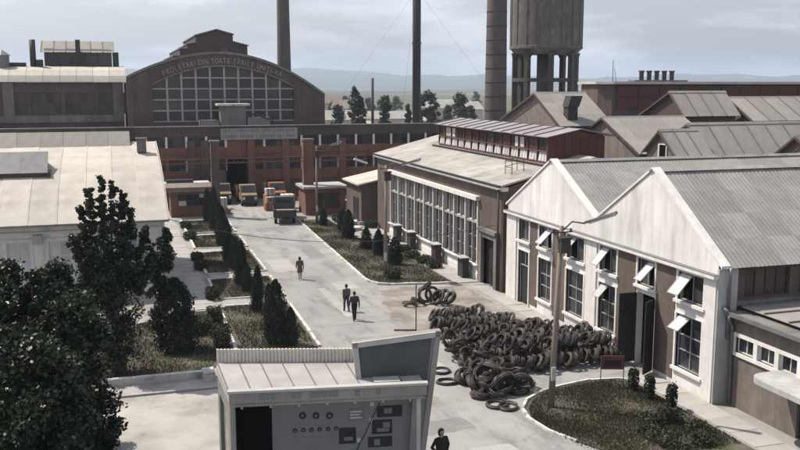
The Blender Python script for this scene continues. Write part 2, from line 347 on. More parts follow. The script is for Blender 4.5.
# ================================================================== THE SETTING
def poly_sheet(name, pts, z, m, kids=None):
    b = MB(); b.add([(x, y, z) for x, y in pts], [tuple(range(len(pts)))]); return struct(name, b, m)
def ground_material():
    m = mk('ground', (.30, .285, .262), (.225, .215, .2), .5, .95, .2, 40, stain=((.17, .158, .14), .3, .5, .7), big=.15, bigscale=.1)
    t = m.node_tree; N = t.nodes; p = N['Principled BSDF']; base = p.inputs['Base Color'].links[0].from_socket
    tc = N.new('ShaderNodeTexCoord'); sx = N.new('ShaderNodeSeparateXYZ'); t.links.new(tc.outputs['Object'], sx.inputs[0])
    vo = N.new('ShaderNodeTexVoronoi'); vo.inputs['Scale'].default_value = .0035; mp = N.new('ShaderNodeMapping'); mp.inputs['Scale'].default_value = (1, .55, 1)
    mp.inputs['Rotation'].default_value = (0, 0, .5); t.links.new(tc.outputs['Object'], mp.inputs[0]); t.links.new(mp.outputs[0], vo.inputs['Vector'])
    cr = N.new('ShaderNodeValToRGB'); sc = N.new('ShaderNodeSeparateColor'); t.links.new(vo.outputs['Color'], sc.inputs[0]); t.links.new(sc.outputs[0], cr.inputs[0])
    e = cr.color_ramp; e.interpolation = 'CONSTANT'; e.elements[0].color = (.06, .07, .05, 1); e.elements[1].position = .35; e.elements[1].color = (.08, .088, .062, 1)
    for ps, c in ((.6, (.14, .125, .075, 1)), (.75, (.068, .078, .055, 1)), (.93, (.25, .22, .15, 1))):
        k = e.elements.new(ps); k.color = c
    mr = N.new('ShaderNodeMapRange'); mr.inputs[1].default_value = 160; mr.inputs[2].default_value = 175; t.links.new(sx.outputs[1], mr.inputs[0])
    mx = N.new('ShaderNodeMix'); mx.data_type = 'RGBA'; t.links.new(mr.outputs[0], mx.inputs[0]); t.links.new(base, mx.inputs[6]); t.links.new(cr.outputs[0], mx.inputs[7])
    t.links.new(mx.outputs[2], p.inputs['Base Color']); return m
ground_material()
b = MB(); b.add([(8000 * math.cos(2 * math.pi * i / 64), 8000 * math.sin(2 * math.pi * i / 64), 0) for i in range(64)], [tuple(range(64))]); struct('ground', b, 'ground')
# hills on the horizon: a long ridge with its own relief
def hills():
    b = MB(); na, nr = 120, 14; vs = []; fs = []
    for i in range(na + 1):
        a = R(-25 + 90 * i / na); deg = math.degrees(a)
        crest = 62 + 26 * math.exp(-((deg - 11) / 8) ** 2) + 7 * math.sin(deg * .55 + 1) + 4 * math.sin(deg * 1.7) + 2 * math.sin(deg * 4.1 + 2) + 16 * math.exp(-((deg + 2) / 7) ** 2) - 10 * math.exp(-((deg - 27) / 8) ** 2)
        for j in range(nr + 1):
            t = j / nr; rr = 3600 + 2600 * t; h = crest * (math.sin(math.pi * min(1, t * 1.15) / 1.15 * .62) ** 1.5) * (1 + .10 * math.sin(deg * 2.3 + t * 9) * (1 - t)) - 2
            vs.append((rr * math.sin(a), rr * math.cos(a), h * 1.22 * rr / 5600))
    for i in range(na):
        for j in range(nr):
            k = i * (nr + 1) + j; fs.append((k, k + 1, k + nr + 2, k + nr + 1))
    b.add(vs, fs); struct('hills', b, 'hill', smooth=True)
hills()
# --- road
poly_sheet('road', [(10.7, 110), (10.9, 78), (10.6, 57), (10.3, 46), (10.0, 38), (9.0, 33), (4, 33), (-12, 33.5), (-12, 14), (26, 14), (25.2, 24), (16.6, 31), (16.2, 33.4), (17.0, 35.2), (19.2, 36.6), (23.0, 37.4), (24.7, 37.6), (24.7, 56), (17.5, 59.6), (17.0, 61), (17.6, 79), (18.0, 92), (18.3, 110)], .004, 'asphalt')
def ragged(pts, n, amp, seed):
    r = random.Random(seed); P = []
    for (x0, y0), (x1, y1) in zip(pts, pts[1:] + pts[:1]):
        k = max(1, int(math.hypot(x1 - x0, y1 - y0) * n))
        for i in range(k): P.append((x0 + (x1 - x0) * i / k + r.gauss(0, amp), y0 + (y1 - y0) * i / k + r.gauss(0, amp)))
    return P
poly_sheet('dirt_patch', ragged([(17.2, 58.9), (16.6, 56), (15.9, 52), (16.4, 47), (20, 44.5), (23.2, 45), (23.2, 57.6), (22, 57.9), (19, 58.7)], 2.2, .16, 3), .008, 'dirt')
mk('patch_dark', (.205, .2, .192), (.17, .166, .16), 1.2, .92, .2, 60, big=.2)
mk('patch_pale', (.33, .32, .30), (.28, .272, .258), 1.2, .92, .2, 60, big=.15)
for i, (x, y, a_, b_, m_) in enumerate([(12.2, 69, .9, 2.6, 'patch_pale'), (15.6, 74, .7, 3.4, 'patch_dark'), (13.0, 46.5, 1.1, .8, 'patch_dark'), (15.2, 60.5, .8, 1.3, 'patch_pale'), (11.9, 83, .6, 2.2, 'patch_dark'), (14.2, 41.2, 1.3, 1.0, 'patch_pale'), (12.4, 33.4, 1.4, .7, 'patch_dark'), (13.4, 56, .3, 4.2, 'patch_pale'), (13.6, 30.4, .9, .5, 'patch_pale'), (14.6, 87, 1.6, 1.4, 'patch_dark')]):
    poly_sheet('road_patch', ragged([(x - a_, y - b_), (x + a_, y - b_ * .9), (x + a_ * .9, y + b_), (x - a_ * 1.05, y + b_ * .95)], 3, .035, 50 + i), .0075, m_)
for y in (50.2, 63.8, 72.4, 81.3): poly_sheet('road_joint', [(10.75 + (y - 46) * .006, y), (17.2, y - .05), (17.2, y - .01), (10.75 + (y - 46) * .006, y + .04)], .0085, 'patch_dark')
b = MB(); b.add([(x, y, .0035) for x, y in [(-12, 33.6), (4, 33.1), (8.9, 33.1), (9.9, 38), (10.2, 45.4), (5.8, 46.0), (4.3, 43.1), (-12, 45)]], [tuple(range(8))]); struct('forecourt', b, 'yard')
def kerb(pts, wd=.16, h=.13, m='kerb_white', stone=1.0, name='kerb'):
    """stones set end to end along a line, small joints between them"""
    b = MB(); P = [Vector((x, y, 0)) for x, y in pts]
    for p, q in zip(P, P[1:]):
        L = (q - p).length; d = (q - p) / L; n = Vector((-d.y, d.x, 0)); k = max(1, round(L / stone))
        for i in range(k):
            a = p + d * (L * i / k + .008); c = p + d * (L * (i + 1) / k - .004); o = n * random.uniform(-.012, .012); hh = h + random.uniform(-.012, .012)
            q4 = [a - n * wd / 2 + o, c - n * wd / 2 + o, c + n * wd / 2 + o, a + n * wd / 2 + o]
            b.hexa([v for v in q4] + [v + Vector((0, 0, hh)) for v in q4])
    return struct(name, b, m)
XL = lambda y: 10.05 + (y - 46) * .026       # road-side kerb of the left beds
kerb([(10.15, 46.2), (10.42, 56.6)]); kerb([(10.5, 58.6), (10.62, 65.0)]); kerb([(10.66, 67.0), (10.78, 76.0)]); kerb([(10.8, 78), (10.9, 84.8)]); kerb([(10.9, 86.4), (11, 95)])
for y in (56.6, 58.6, 65.0, 67.0, 76.0, 78.0, 84.8, 86.4): kerb([(6.3, y), (10.35 + (y - 56) * .018, y)], .14, .12)
kerb([(5.7, 46), (5.95, 56.6)], .2, .16); kerb([(6.0, 58.6), (6.15, 65)], .2, .16); kerb([(6.2, 67), (6.3, 76)], .2, .16); kerb([(6.3, 78), (6.35, 95)], .2, .16)
kerb([(18.1, 92), (17.65, 80), (17.3, 70), (17.02, 62), (17.1, 60.8), (17.5, 60), (18.2, 59.6), (22.9, 58.6)], .2, .14)
kerb([(16.95, 30.2), (16.4, 31.6), (16.25, 33), (16.5, 34.2), (17.2, 35.2), (18.2, 35.9), (19.4, 36.35), (21.2, 36.7), (22.6, 36.5), (23.2, 35.9)], .13, .11)
for nm, q in dict(a=[(5.9, 46.1), (10.05, 46.1), (10.33, 56.5), (6.05, 56.5)], b=[(6.1, 58.7), (10.4, 58.7), (10.52, 64.9), (6.25, 64.9)], c=[(6.3, 67.1), (10.56, 67.1), (10.68, 75.9), (6.4, 75.9)], d=[(6.4, 78.1), (10.7, 78.1), (10.8, 84.7), (6.45, 84.7)], e=[(6.45, 86.5), (10.8, 86.5), (10.9, 95), (6.5, 95)]).items():
    poly_sheet('garden_bed', q, .05, 'soil')
poly_sheet('garden_bed', [(-1.5, 43.6), (3.9, 43.6), (5.6, 46), (5.85, 56), (3.4, 56), (-1.5, 52)], .03, 'soil')
poly_sheet('garden_bed', [(18.0, 92), (17.5, 78), (17.13, 62), (17.2, 60.9), (17.6, 60.15), (18.3, 59.75), (22.8, 58.8), (22.7, 78), (21.2, 79), (21.2, 92)], .05, 'soil')
poly_sheet('garden_bed', [(17.1, 30), (16.5, 31.7), (16.35, 33), (16.6, 34.1), (17.3, 35.1), (18.3, 35.8), (19.45, 36.24), (21.2, 36.58), (22.5, 36.4), (23.1, 35.8), (23.15, 26), (19, 26)], .05, 'soil')
# paved footpaths of concrete slabs
SLAB = MB().box(-.5, .5, -.5, .5, -.5, .5).mesh('paving_slab', 'concrete')
def paving(name, x0, x1, y0, y1, cols, sl, z=.05):
    p = struct(name, MB().box(x0, x1, y0, y1, -.02, z - .03), 'yard'); n = round((y1 - y0) / sl); wx = (x1 - x0) / cols; wy = (y1 - y0) / n
    for i in range(cols):
        for j in range(n):
            M = T(x0 + (i + .5) * wx, y0 + (j + .5) * wy, z - .03 + random.uniform(-.006, .006)) @ Matrix.Rotation(R(random.gauss(0, .5)), 4, 'X') @ Matrix.Rotation(R(random.gauss(0, .5)), 4, 'Y') @ Matrix.Diagonal((wx - .03, wy - .03, .06, 1))
            piece('paving_slab', SLAB, M, p)
paving('footpath', 3.35, 5.75, 56.3, 96, 2, 1.5); paving('pavement', 22.95, 24.75, 58.6, 86, 1, 1.6); paving('pavement', 23.3, 24.72, 26, 36.9, 1, 1.5); paving('pavement', 23.5, 24.7, 44.8, 58.2, 1, 1.6)
for y in (57.6, 66, 77): paving('crossing_path', 6.3, 10.3, y - .9, y + .9, 3, 1.9, .035)

# ================================================================== BUILDINGS
# ---------- roof made of separate sheets: strips laid from ridge to eave, one rib per sheet
def roof_sheets(parent, A, B, C, D, n, m, rows=1, thick=.035, corr=0, rib='seam', name='roof_sheet', lap=.05, over=0):
    """A->B along the eave, D->C along the ridge (A under D); sheets share one mesh when the slope is a parallelogram"""
    A, B, C, D = map(Vector, (A, B, C, D)); up = (D - A); al = (B - A); L = al.length; S = up.length; w = L / n; h = S / rows
    nrm = al.normalized().cross(up.normalized()); nrm *= (1 if nrm.z > 0 else -1)
    b = MB()
    if corr:
        k = corr * 4; pr = [(i / k * w, thick / 2 * (1 + math.cos(2 * math.pi * i / 4)) / 1) for i in range(k + 1)]
        for (x0, z0), (x1, z1) in zip(pr, pr[1:]):
            b.hexa([(x0, 0, z0), (x1, 0, z1), (x1, h + lap, z1), (x0, h + lap, z0), (x0, 0, z0 + .012), (x1, 0, z1 + .012), (x1, h + lap, z1 + .012), (x0, h + lap, z0 + .012)])
    else:
        b.box(.006, w - .006, 0, h + lap, 0, thick)
    me = b.mesh(name, m)
    rb = MB().box(-.035, .035, 0, h, thick, thick + .07).mesh('rib', rib) if rib and not corr else None
    ax, ay = al.normalized(), up.normalized(); az = ax.cross(ay); fl = az.z < 0
    for j in range(rows):
        for i in range(n):
            o = A + ax * (w * i) + ay * (h * j) + nrm * (.012 * (rows - j) + .004 * (i % 2) + random.uniform(0, .006))
            if fl: M = Matrix(((-ax.x, ay.x, -az.x, 0), (-ax.y, ay.y, -az.y, 0), (-ax.z, ay.z, -az.z, 0), (0, 0, 0, 1))); o = o + ax * w
            else: M = Matrix(((ax.x, ay.x, az.x, 0), (ax.y, ay.y, az.y, 0), (ax.z, ay.z, az.z, 0), (0, 0, 0, 1)))
            M = T(*o) @ M @ Matrix.Rotation(R(random.gauss(0, .12)), 4, 'Y') @ Matrix.Rotation(R(random.gauss(0, .15)), 4, 'Z'); s = piece(name, me, M, parent)
            if rb: piece('rib', rb, M, s)

# ---------- white gabled workshop
def white_workshop():
    t = thing('workshop', 'white plastered workshop with two gables and brick panels between its windows', 'workshop', (24.8, 43.2, 0))
    X = 24.8; F = Face((X, 0, 0), (0, 1, 0), (-1, 0, 0)); y0, ym, y1 = 32.3, 42.9, 54.2
    bays = [(33.2, 35.1, 'w'), (37.0, 38.5, 'd'), (40.5, 42.2, 'w'), (43.9, 45.9, 'w'), (47.8, 49.5, 'w'), (50.9, 52.4, 'e')]
    holes = []
    for a, c, k in bays:
        holes.append((a, c, 4.15, 5.5)); holes.append((a, c, 0, 3.75) if k == 'd' else (a, c, 0, 3.5) if k == 'e' else (a, c, .92, 3.5))
    MB().fwall(F, y0, y1, 0, 5.62, holes, -.35, 0).build('front_wall', 'plaster', t)
    bk = [(35.32, 36.85), (38.65, 40.32), (46.1, 47.6), (49.7, 50.75)]
    for a, c in bk: MB().fbox(F, a, c, .25, 5.6, -.1, .035).build('brick_panel', 'brick_brown', t)
    # gable parapet and its coping
    MB().prism([F.p(u, z, -.35) for u, z in [(ym, 5.62), (y1, 5.62), (y1, 6.3), (48.2, 9.55), (ym, 6.75)]], F.n * .352).build('gable_wall', 'plaster', t)
    MB().prism([F.p(u, z, -.35) for u, z in [(y0, 5.62), (ym, 5.62), (ym, 6.75), (37.6, 9.95), (y0, 6.3)]], F.n * .352).build('gable_wall', 'plaster', t)
    for (a, za), (c, zc) in (((y0 - .3, 6.15), (37.6, 9.95)), ((37.6, 9.95), (ym, 6.75)), ((ym, 6.75), (48.2, 9.55)), ((48.2, 9.55), (y1 + .3, 6.12))):
        MB().prism([F.p(a, za, -.4), F.p(c, zc, -.4), F.p(c, zc + .13, -.4), F.p(a, za + .13, -.4)], F.n * .47).build('coping', 'plaster_trim', t)
    MB().fbox(F, y0 - .1, y1 + .1, 5.66, 5.82, -.2, .30).fbox(F, y0 - .05, y1 + .05, 5.58, 5.66, -.2, .16).build('cornice', 'plaster_trim', t)
    MB().fbox(F, y0 - .1, y1 + .1, 5.82, 5.85, .0, .31).build('flashing', 'steel_grey', t)
    for a, c in ((y0, 33.02), (42.5, 43.65), (52.75, y1)): MB().fbox(F, a, c, 0, 5.57, -.1, .09).build('pilaster', 'plaster_trim', t)
    for a, c, k in bays:
        for z0, z1 in ((4.15, 5.5),) if k == 'd' else ((4.15, 5.5), (.92 if k == 'w' else 0, 3.5)):
            s = MB(); s.fbox(F, a - .14, a, z0, z1, -.1, .07); s.fbox(F, c, c + .14, z0, z1, -.1, .07); s.fbox(F, a - .14, c + .14, z1, z1 + .06, -.1, .07)
            if z0: s.fbox(F, a - .2, c + .2, z0 - .14, z0, -.1, .16)
            s.build('window_surround', 'plaster_trim', t)
        window(F, a, c, 4.15, 5.5, 2, 1, t, 'frame_grey', 'glass', sash=[(0 if k != 'w' or a > 44 else 1, 0)] if a not in (50.9,) else [], fr=.06)
        if k == 'w': window(F, a, c, .92, 3.5, 2, 3, t, 'frame_grey', 'glass', sash=[(1, 2)] if a in (33.2, 40.5) else [], fr=.06, rowf=[0, .33, .62, 1])
        if k == 'e':
            MB().fbox(F, a, c, 0, 2.5, -.22, -.16).build('door', 'door_dark', t); window(F, a, c, 2.5, 3.5, 2, 1, t, 'frame_grey', 'glass', fr=.06)
        if k == 'd':
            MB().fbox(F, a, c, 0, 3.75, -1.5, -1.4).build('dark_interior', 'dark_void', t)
            L = MB(); L.box(X - 1.0, X - .02, c + .02, c + .09, .12, 3.7); L.box(X - .98, X - .05, c - .01, c + .02, 1.0, 1.12).box(X - .98, X - .05, c - .01, c + .02, 2.6, 2.72); L.build('door_leaf', 'door_dark', t)
            L = MB(); L.box(-.02, .05, 0, .95, .12, 3.7); L.build('door_leaf', 'door_dark', t, M=T(X - .03, a - .06, 0) @ Matrix.Rotation(R(122), 4, 'Z'))
    # gutter end, downpipe, side wall
    G = Face((0, y0, 0), (1, 0, 0), (0, -1, 0)); x1 = 52
    hs_ = [(26.2 + i * 2.9, 28.6 + i * 2.9, 4.72, 6.0) for i in range(8)]
    MB().fwall(G, X + .01, x1, 0, 6.35, hs_, -.35, 0).build('side_wall', 'brick_dark', t)
    for a, c, z0, z1 in hs_: window(G, a, c, z0, z1, 4, 1, t, 'frame_brown', 'glass_brown', fr=.07)
    MB().fbox(G, X - .05, X + .95, 0, 6.1, .003, .12).build('pilaster', 'plaster_grey', t)
    MB().fbox(G, X + .96, x1, 6.05, 6.3, .003, .2).build('eave_beam', 'steel_dark', t)
    MB().fbox(G, X + .96, x1, 4.42, 4.62, .003, .16).build('sill_beam', 'concrete_dark', t)
    p = MB().tube([(X + .3, y0 - .42, 6.2), (X + .3, y0 - .42, 5.7), (X + .45, y0 - .22, 5.3), (X + .45, y0 - .22, 3.0)], .065, 8); p.build('downpipe', 'steel_grey', t, smooth=True)
    MB().box(X + .2, x1, y1 - .3, y1, 0, 6.3).box(x1 - .3, x1, y0, y1, 0, 6.3).build('rear_wall', 'brick_dark', t)
    # roofs: corrugated sheets in overlapping courses
    xe = X - .02
    for (ya, za), (yb, zb), n_ in (((y0 - .35, 6.12), (37.6, 9.86), 17), ((ym, 6.68), (37.6, 9.86), 17), ((ym, 6.68), (48.2, 9.46), 17), ((y1 + .35, 6.12), (48.2, 9.46), 17)):
        roof_sheets(t, (xe, ya, za), (x1 + .3, ya, za), (x1 + .3, yb, zb), (xe, yb, zb), n_, 'asbestos', 4, .024, corr=7, lap=.12)
    for yb, zb in ((37.6, 9.92), (48.2, 9.52)): MB().prism([(xe - .1, yb - .22, zb - .04), (xe - .1, yb, zb + .1), (xe - .1, yb + .22, zb - .04), (xe - .1, yb, zb + .06)], (x1 - xe + .4, 0, 0)).build('ridge_cap', 'asbestos', t)
    MB().box(xe, x1, ym - .2, ym + .2, 6.7, 6.76).build('valley_gutter', 'steel_dark', t)
white_workshop()

# ---------- low annex beside the workshop, with round-cornered canopy
def low_annex():
    t = thing('annex', 'low flat-roofed grey annex with strip window and rounded concrete canopy', 'building', (30, 26, 0))
    X = 25.5; F = Face((X, 0, 0), (0, 1, 0), (-1, 0, 0)); y0, y1 = 19, 32.1
    a0, a1, z0, z1 = 26.6, 31.75, 2.5, 3.2
    MB().fwall(F, y0, y1, 0, 4.1, [(a0, a1, z0, z1), (25.9, 27.9, 0, 2.1)], -.3, 0).build('wall', 'stucco_brown', t)
    MB().box(X + .31, 42, y0, y0 + .3, 0, 4.1).build('end_wall', 'stucco_brown', t)
    s = MB(); s.fbox(F, a0 - .15, a1 + .15, z1, z1 + .16, -.1, .07); s.fbox(F, a0 - .15, a1 + .15, z0 - .16, z0, -.1, .09); s.fbox(F, a1, a1 + .15, z0, z1, -.1, .07)
    k = 4; wv = (a1 - a0) / k
    for i in range(1, k): s.fbox(F, a0 + wv * i - .12, a0 + wv * i + .12, z0, z1, -.1, .065)
    s.build('window_surround', 'plaster_trim', t)
    for i in range(k): window(F, a0 + wv * i + (.12 if i else 0), a0 + wv * (i + 1) - (.12 if i < k - 1 else 0), z0, z1, 2, 1, t, 'frame_white', 'glass', fr=.05, bar=.04)
    MB().fbox(F, 25.9, 27.9, 0, 2.1, -.2, -.14).build('door', 'door_dark', t)
    # canopy slab with rounded corners
    pts = []; cx0, cx1, cy0, cy1, r = X - 1.75, X - .003, 24.0, 28.9, .75
    for (cx, cy, s0) in ((cx0 + r, cy1 - r, 90), (cx0 + r, cy0 + r, 180)):
        for q in range(7): pts.append((cx + r * math.cos(R(s0 + q * 15)), cy + r * math.sin(R(s0 + q * 15)), 2.32))
    pts += [(cx1, cy0, 2.32), (cx1, cy1, 2.32)]
    MB().prism(pts, (0, 0, .22)).build('canopy', 'plaster_grey', t)
    b = MB(); b.hexa([(X - .35, y0 - .3, 4.14), (42, y0 - .3, 4.3), (42, y1 - .02, 4.3), (X - .35, y1 - .02, 4.14), (X - .35, y0 - .3, 4.24), (42, y0 - .3, 4.4), (42, y1 - .02, 4.4), (X - .35, y1 - .02, 4.24)]); b.build('roof_slab', 'concrete_dark', t)
    roof_sheets(t, (X + .35, y0 - .2, 4.36), (X + .35, y1 - .1, 4.36), (42, y1 - .1, 4.46), (42, y0 - .2, 4.46), 9, 'sheet_grey', 3, .03)
    MB().box(X - .42, X - .3, y0, y1 - .02, 4.1, 4.27).build('gutter', 'steel_grey', t)
    MB().tube([(X - .36, y1 - .25, 4.1), (X - .36, y1 - .25, 3.9), (X - .12, y1 - .2, 3.6), (X - .12, y1 - .2, .1)], .07).tube([(X - .36, y1 - .25, 4.2), (X - .5, y1 + .0, 4.45)], .09).build('downpipe', 'steel_grey', t, smooth=True)
low_annex()

# ---------- long brick hall with glazed front and roof lantern
def brick_hall():
    t = thing('brick_hall', 'long brown brick hall with tall strip of white-mullioned windows and red roof lantern', 'hall', (30, 70, 0))
    X = 24.8; F = Face((X, 0, 0), (0, 1, 0), (-1, 0, 0)); y0, y1 = 55.0, 85.2
    a0, a1, z0, z1 = 59.3, 80.6, 1.15, 5.85
    MB().fwall(F, y0, y1, 0, 7.1, [(a0, a1, z0, z1), (56.0, 58.2, 0, 3.4)], -.4, 0).build('front_wall', 'brick_brown', t)
    MB().fbox(F, a0 - .2, a1 + .2, .0, .5, .002, .14).fbox(F, a0 - .15, a1 + .15, .5, 1.08, .002, .09).fbox(F, a0 - .25, a1 + .25, 1.08, 1.15, -.2, .3).build('window_sill_band', 'plaster_trim', t)
    MB().fbox(F, a0 - .3, a1 + .3, z1, z1 + .3, -.3, .35).build('lintel', 'plaster_trim', t)
    n = 9; wv = (a1 - a0) / n
    for i in range(n + 1):
        c = a0 + wv * i; MB().fbox(F, c - .12, c + .12, z0, z1, -.3, .1).build('mullion', 'trim_aged', t)
    for i in range(n):
        s = a0 + wv * i + .14; e = s + wv - .28; m = (s + e) / 2
        for q0, q1 in ((s, m - .05), (m + .05, e)):
            window(F, q0, q1, z0, 4.1, 1, 3, t, 'frame_grey', 'glass', dep=-.2, fr=.05, bar=.04)
            window(F, q0, q1, 4.25, z1, 1, 1, t, 'frame_white', 'glass_brown' if i % 3 == 1 else 'glass', dep=-.2, fr=.05, bar=.04)
        MB().fbox(F, m - .05, m + .05, z0, z1, -.3, .0).build('mullion', 'frame_grey', t)
        MB().fbox(F, s, e, 4.1, 4.25, -.3, .02).build('transom', 'frame_grey', t)
    d = MB(); d.fbox(F, 55.55, 56.0, 0, 3.8, -.2, .25); d.fbox(F, 58.2, 58.65, 0, 3.8, -.2, .25); d.fbox(F, 55.55, 58.65, 3.8, 4.05, -.2, .35); d.fbox(F, 56, 58.2, 3.4, 3.8, -.2, .2); d.build('door_surround', 'concrete_dark', t)
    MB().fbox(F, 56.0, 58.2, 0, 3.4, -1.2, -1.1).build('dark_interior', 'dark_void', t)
    MB().fbox(F, 57.1, 58.2, 0, 3.35, -.3, -.22).build('door_leaf', 'door_dark', t)
    MB().fbox(F, y0 - .15, y1 + .2, 7.1, 7.22, -.3, .42).fbox(F, y0 - .1, y1 + .1, 6.95, 7.1, -.3, .16).build('cornice', 'plaster_trim', t)
    MB().fbox(F, y0 - .2, y1 + .2, 7.222, 7.36, .28, .46).build('gutter', 'steel_dark', t)
    xr = 31.5; x2 = 38.2
    for yy, nm in ((y1, 'gable_wall'), (y0, 'gable_wall')):
        MB().prism([(X + .41, yy - .3 if yy == y1 else yy, 0), (x2, yy - .3 if yy == y1 else yy, 0), (x2, yy - .3 if yy == y1 else yy, 7.1), (xr, yy - .3 if yy == y1 else yy, 8.9), (X + .41, yy - .3 if yy == y1 else yy, 7.25)], (0, .3, 0)).build(nm, 'brick_brown', t)
    MB().box(x2 - .3, x2, y0 + .31, y1 - .31, 0, 7.1).build('rear_wall', 'brick_brown', t)
    ze, zr = 7.24, 9.0
    for sx, nm in (((X - .3, ze), 'a'), ((x2 + .3, ze), 'b')):
        b = MB(); xx, zz = sx
        b.hexa([(xx, y0 - .25, zz), (xr, y0 - .25, zr), (xr, y1 + .3, zr), (xx, y1 + .3, zz), (xx, y0 - .25, zz + .12), (xr, y0 - .25, zr + .12), (xr, y1 + .3, zr + .12), (xx, y1 + .3, zz + .12)]); b.build('roof_slope', 'bitumen', t)
    def zt(x): return ze + .12 + (zr - ze) * (x - X + .3) / (xr - X + .3)
    for i in range(4):                                            # felt laps and the tarred line at the lantern foot
        x = X + .9 + i * 1.25; MB().hexa([(x, y0 - .2, zt(x) + .001), (x + .06, y0 - .2, zt(x + .06) + .001), (x + .06, y1 + .2, zt(x + .06) + .001), (x, y1 + .2, zt(x) + .001), (x, y0 - .2, zt(x) + .016), (x + .06, y0 - .2, zt(x + .06) + .016), (x + .06, y1 + .2, zt(x + .06) + .016), (x, y1 + .2, zt(x) + .016)]).build('felt_lap', 'bitumen', t)
    # lantern
    lx0, lx1, ly0, ly1, lz0, lz1 = 29.0, 33.6, 57.0, 79.0, 8.2, 10.35
    MB().box(lx0 - .55, lx0 - .3, ly0 - .5, ly1 + .5, zt(lx0 - .5) - .02, zt(lx0 - .5) + .14).build('tar_kerb', 'tar', t)
    ln = MB().box(lx0 + .12, lx1 - .12, ly0 + .12, ly1 - .12, lz0, lz1 + .1).build('lantern', 'wood_red', t)
    G = Face((lx0, 0, 0), (0, 1, 0), (-1, 0, 0)); nb = 14; bw = (ly1 - ly0) / nb
    f = MB(); f.fbox(G, ly0, ly1, lz0 + .0, lz0 + .45, -.11, .04); f.fbox(G, ly0, ly1, 9.32, 9.42, -.11, .05); f.fbox(G, ly0, ly1, lz1 - .12, lz1, -.11, .04)
    for i in range(nb + 1): f.fbox(G, ly0 + bw * i - .06, ly0 + bw * i + .06, lz0 + .45, lz1 - .12, -.11, .06)
    f.build('lantern_frame', 'wood_red', ln)
    for i in range(nb):
        for j in range(3):
            u0 = ly0 + bw * i + .1 + j * (bw - .2) / 3; u1 = u0 + (bw - .2) / 3 - .07
            M = G.M(u0, u1, 8.66, 9.31, -.05, -.03); c = M.translation.copy()
            piece('vent_pane', ubox('glass_pale', 'vent_pane'), T(*c) @ Matrix.Rotation(R(8 + random.gauss(0, 2)), 4, 'Y') @ T(*-c) @ M, ln)
        for j in range(2):
            u0 = ly0 + bw * i + .07 + j * (bw - .14) / 2; u1 = u0 + (bw - .14) / 2 - .04
            fpiece('pane', G, u0, u1, 9.44, 10.2, -.06, -.04, 'glass_pale' if (i, j) in ((12, 0), (12, 1), (11, 1), (3, 0), (2, 1)) else 'glass_brown', ln)
    E_ = Face((0, ly0, 0), (1, 0, 0), (0, -1, 0)); n5 = 7
    for i in range(n5):
        u = lx0 + .05 + (lx1 - lx0 - .1) * i / n5; fpiece('plank', E_, u + .01, u + (lx1 - lx0 - .1) / n5 - .01, lz0, lz1, -.118, -.05 - .012 * (i % 2), 'wood_red', ln)
    for s_, xx in ((-1, lx0 - .35), (1, lx1 + .35)):
        xm = (lx0 + lx1) / 2; za, zb = lz1 + .02, lz1 + .55
        roof_sheets(t, (xx, ly0 - .5, za), (xx, ly1 + .5, za), (xm, ly1 + .5, zb), (xm, ly0 - .5, zb), 12, 'sheet_violet', 1, .04, name='lantern_roof_sheet')
    for yy in (ly0, ly1 - .12): MB().prism([(lx0, yy, lz1), (lx1, yy, lz1), ((lx0 + lx1) / 2, yy, lz1 + .5)], (0, .1, 0)).build('lantern_gable', 'wood_red', ln)
    # roof hatch rail near the end
    r_ = MB()
    for x, y in ((26.3, 57.0), (26.3, 58.1), (27.2, 57.0), (27.2, 58.1)): r_.tube([(x, y, zt(x)), (x, y, zt(x) + .95)], .03, 6)
    for z in (.5, .93): r_.tube([(26.3, 57, zt(26.3) + z), (26.3, 58.1, zt(26.3) + z), (27.2, 58.1, zt(27.2) + z), (27.2, 57, zt(27.2) + z)], .025, 6)
    r_.build('roof_rail', 'steel_rust', t)
    MB().tube([(X - .22, y0 + .35, 7.1), (X - .22, y0 + .35, .1)], .07).build('downpipe', 'steel_dark', t, smooth=True)
brick_hall()
F248 = Face((24.8, 0, 0), (0, 1, 0), (-1, 0, 0))
BN = [('beside the portal', 60.5), ('at mid front', 66.3), ('towards the gate', 72.6), ('by the far corner', 76.6)]
for k, (wd, y) in enumerate(BN):
    t = thing('metal_cabinet', ['dark metal cabinet with pale lid by the hall windows nearest its portal', 'dark metal cabinet with pale lid under the middle of the hall windows', 'dark metal cabinet with pale lid towards the gate end of the hall', 'dark metal cabinet with pale lid by the last hall window before the gate'][k], 'cabinet', (24.1, y, 0), 'cabinets along the hall front')
    MB().box(23.9, 24.4, y - .5, y + .5, .05, 1.5).build('body', 'steel_dark', t); MB().box(23.7, 24.42, y - .6, y + .6, 1.502, 1.57).build('lid', 'plaster_grey', t)

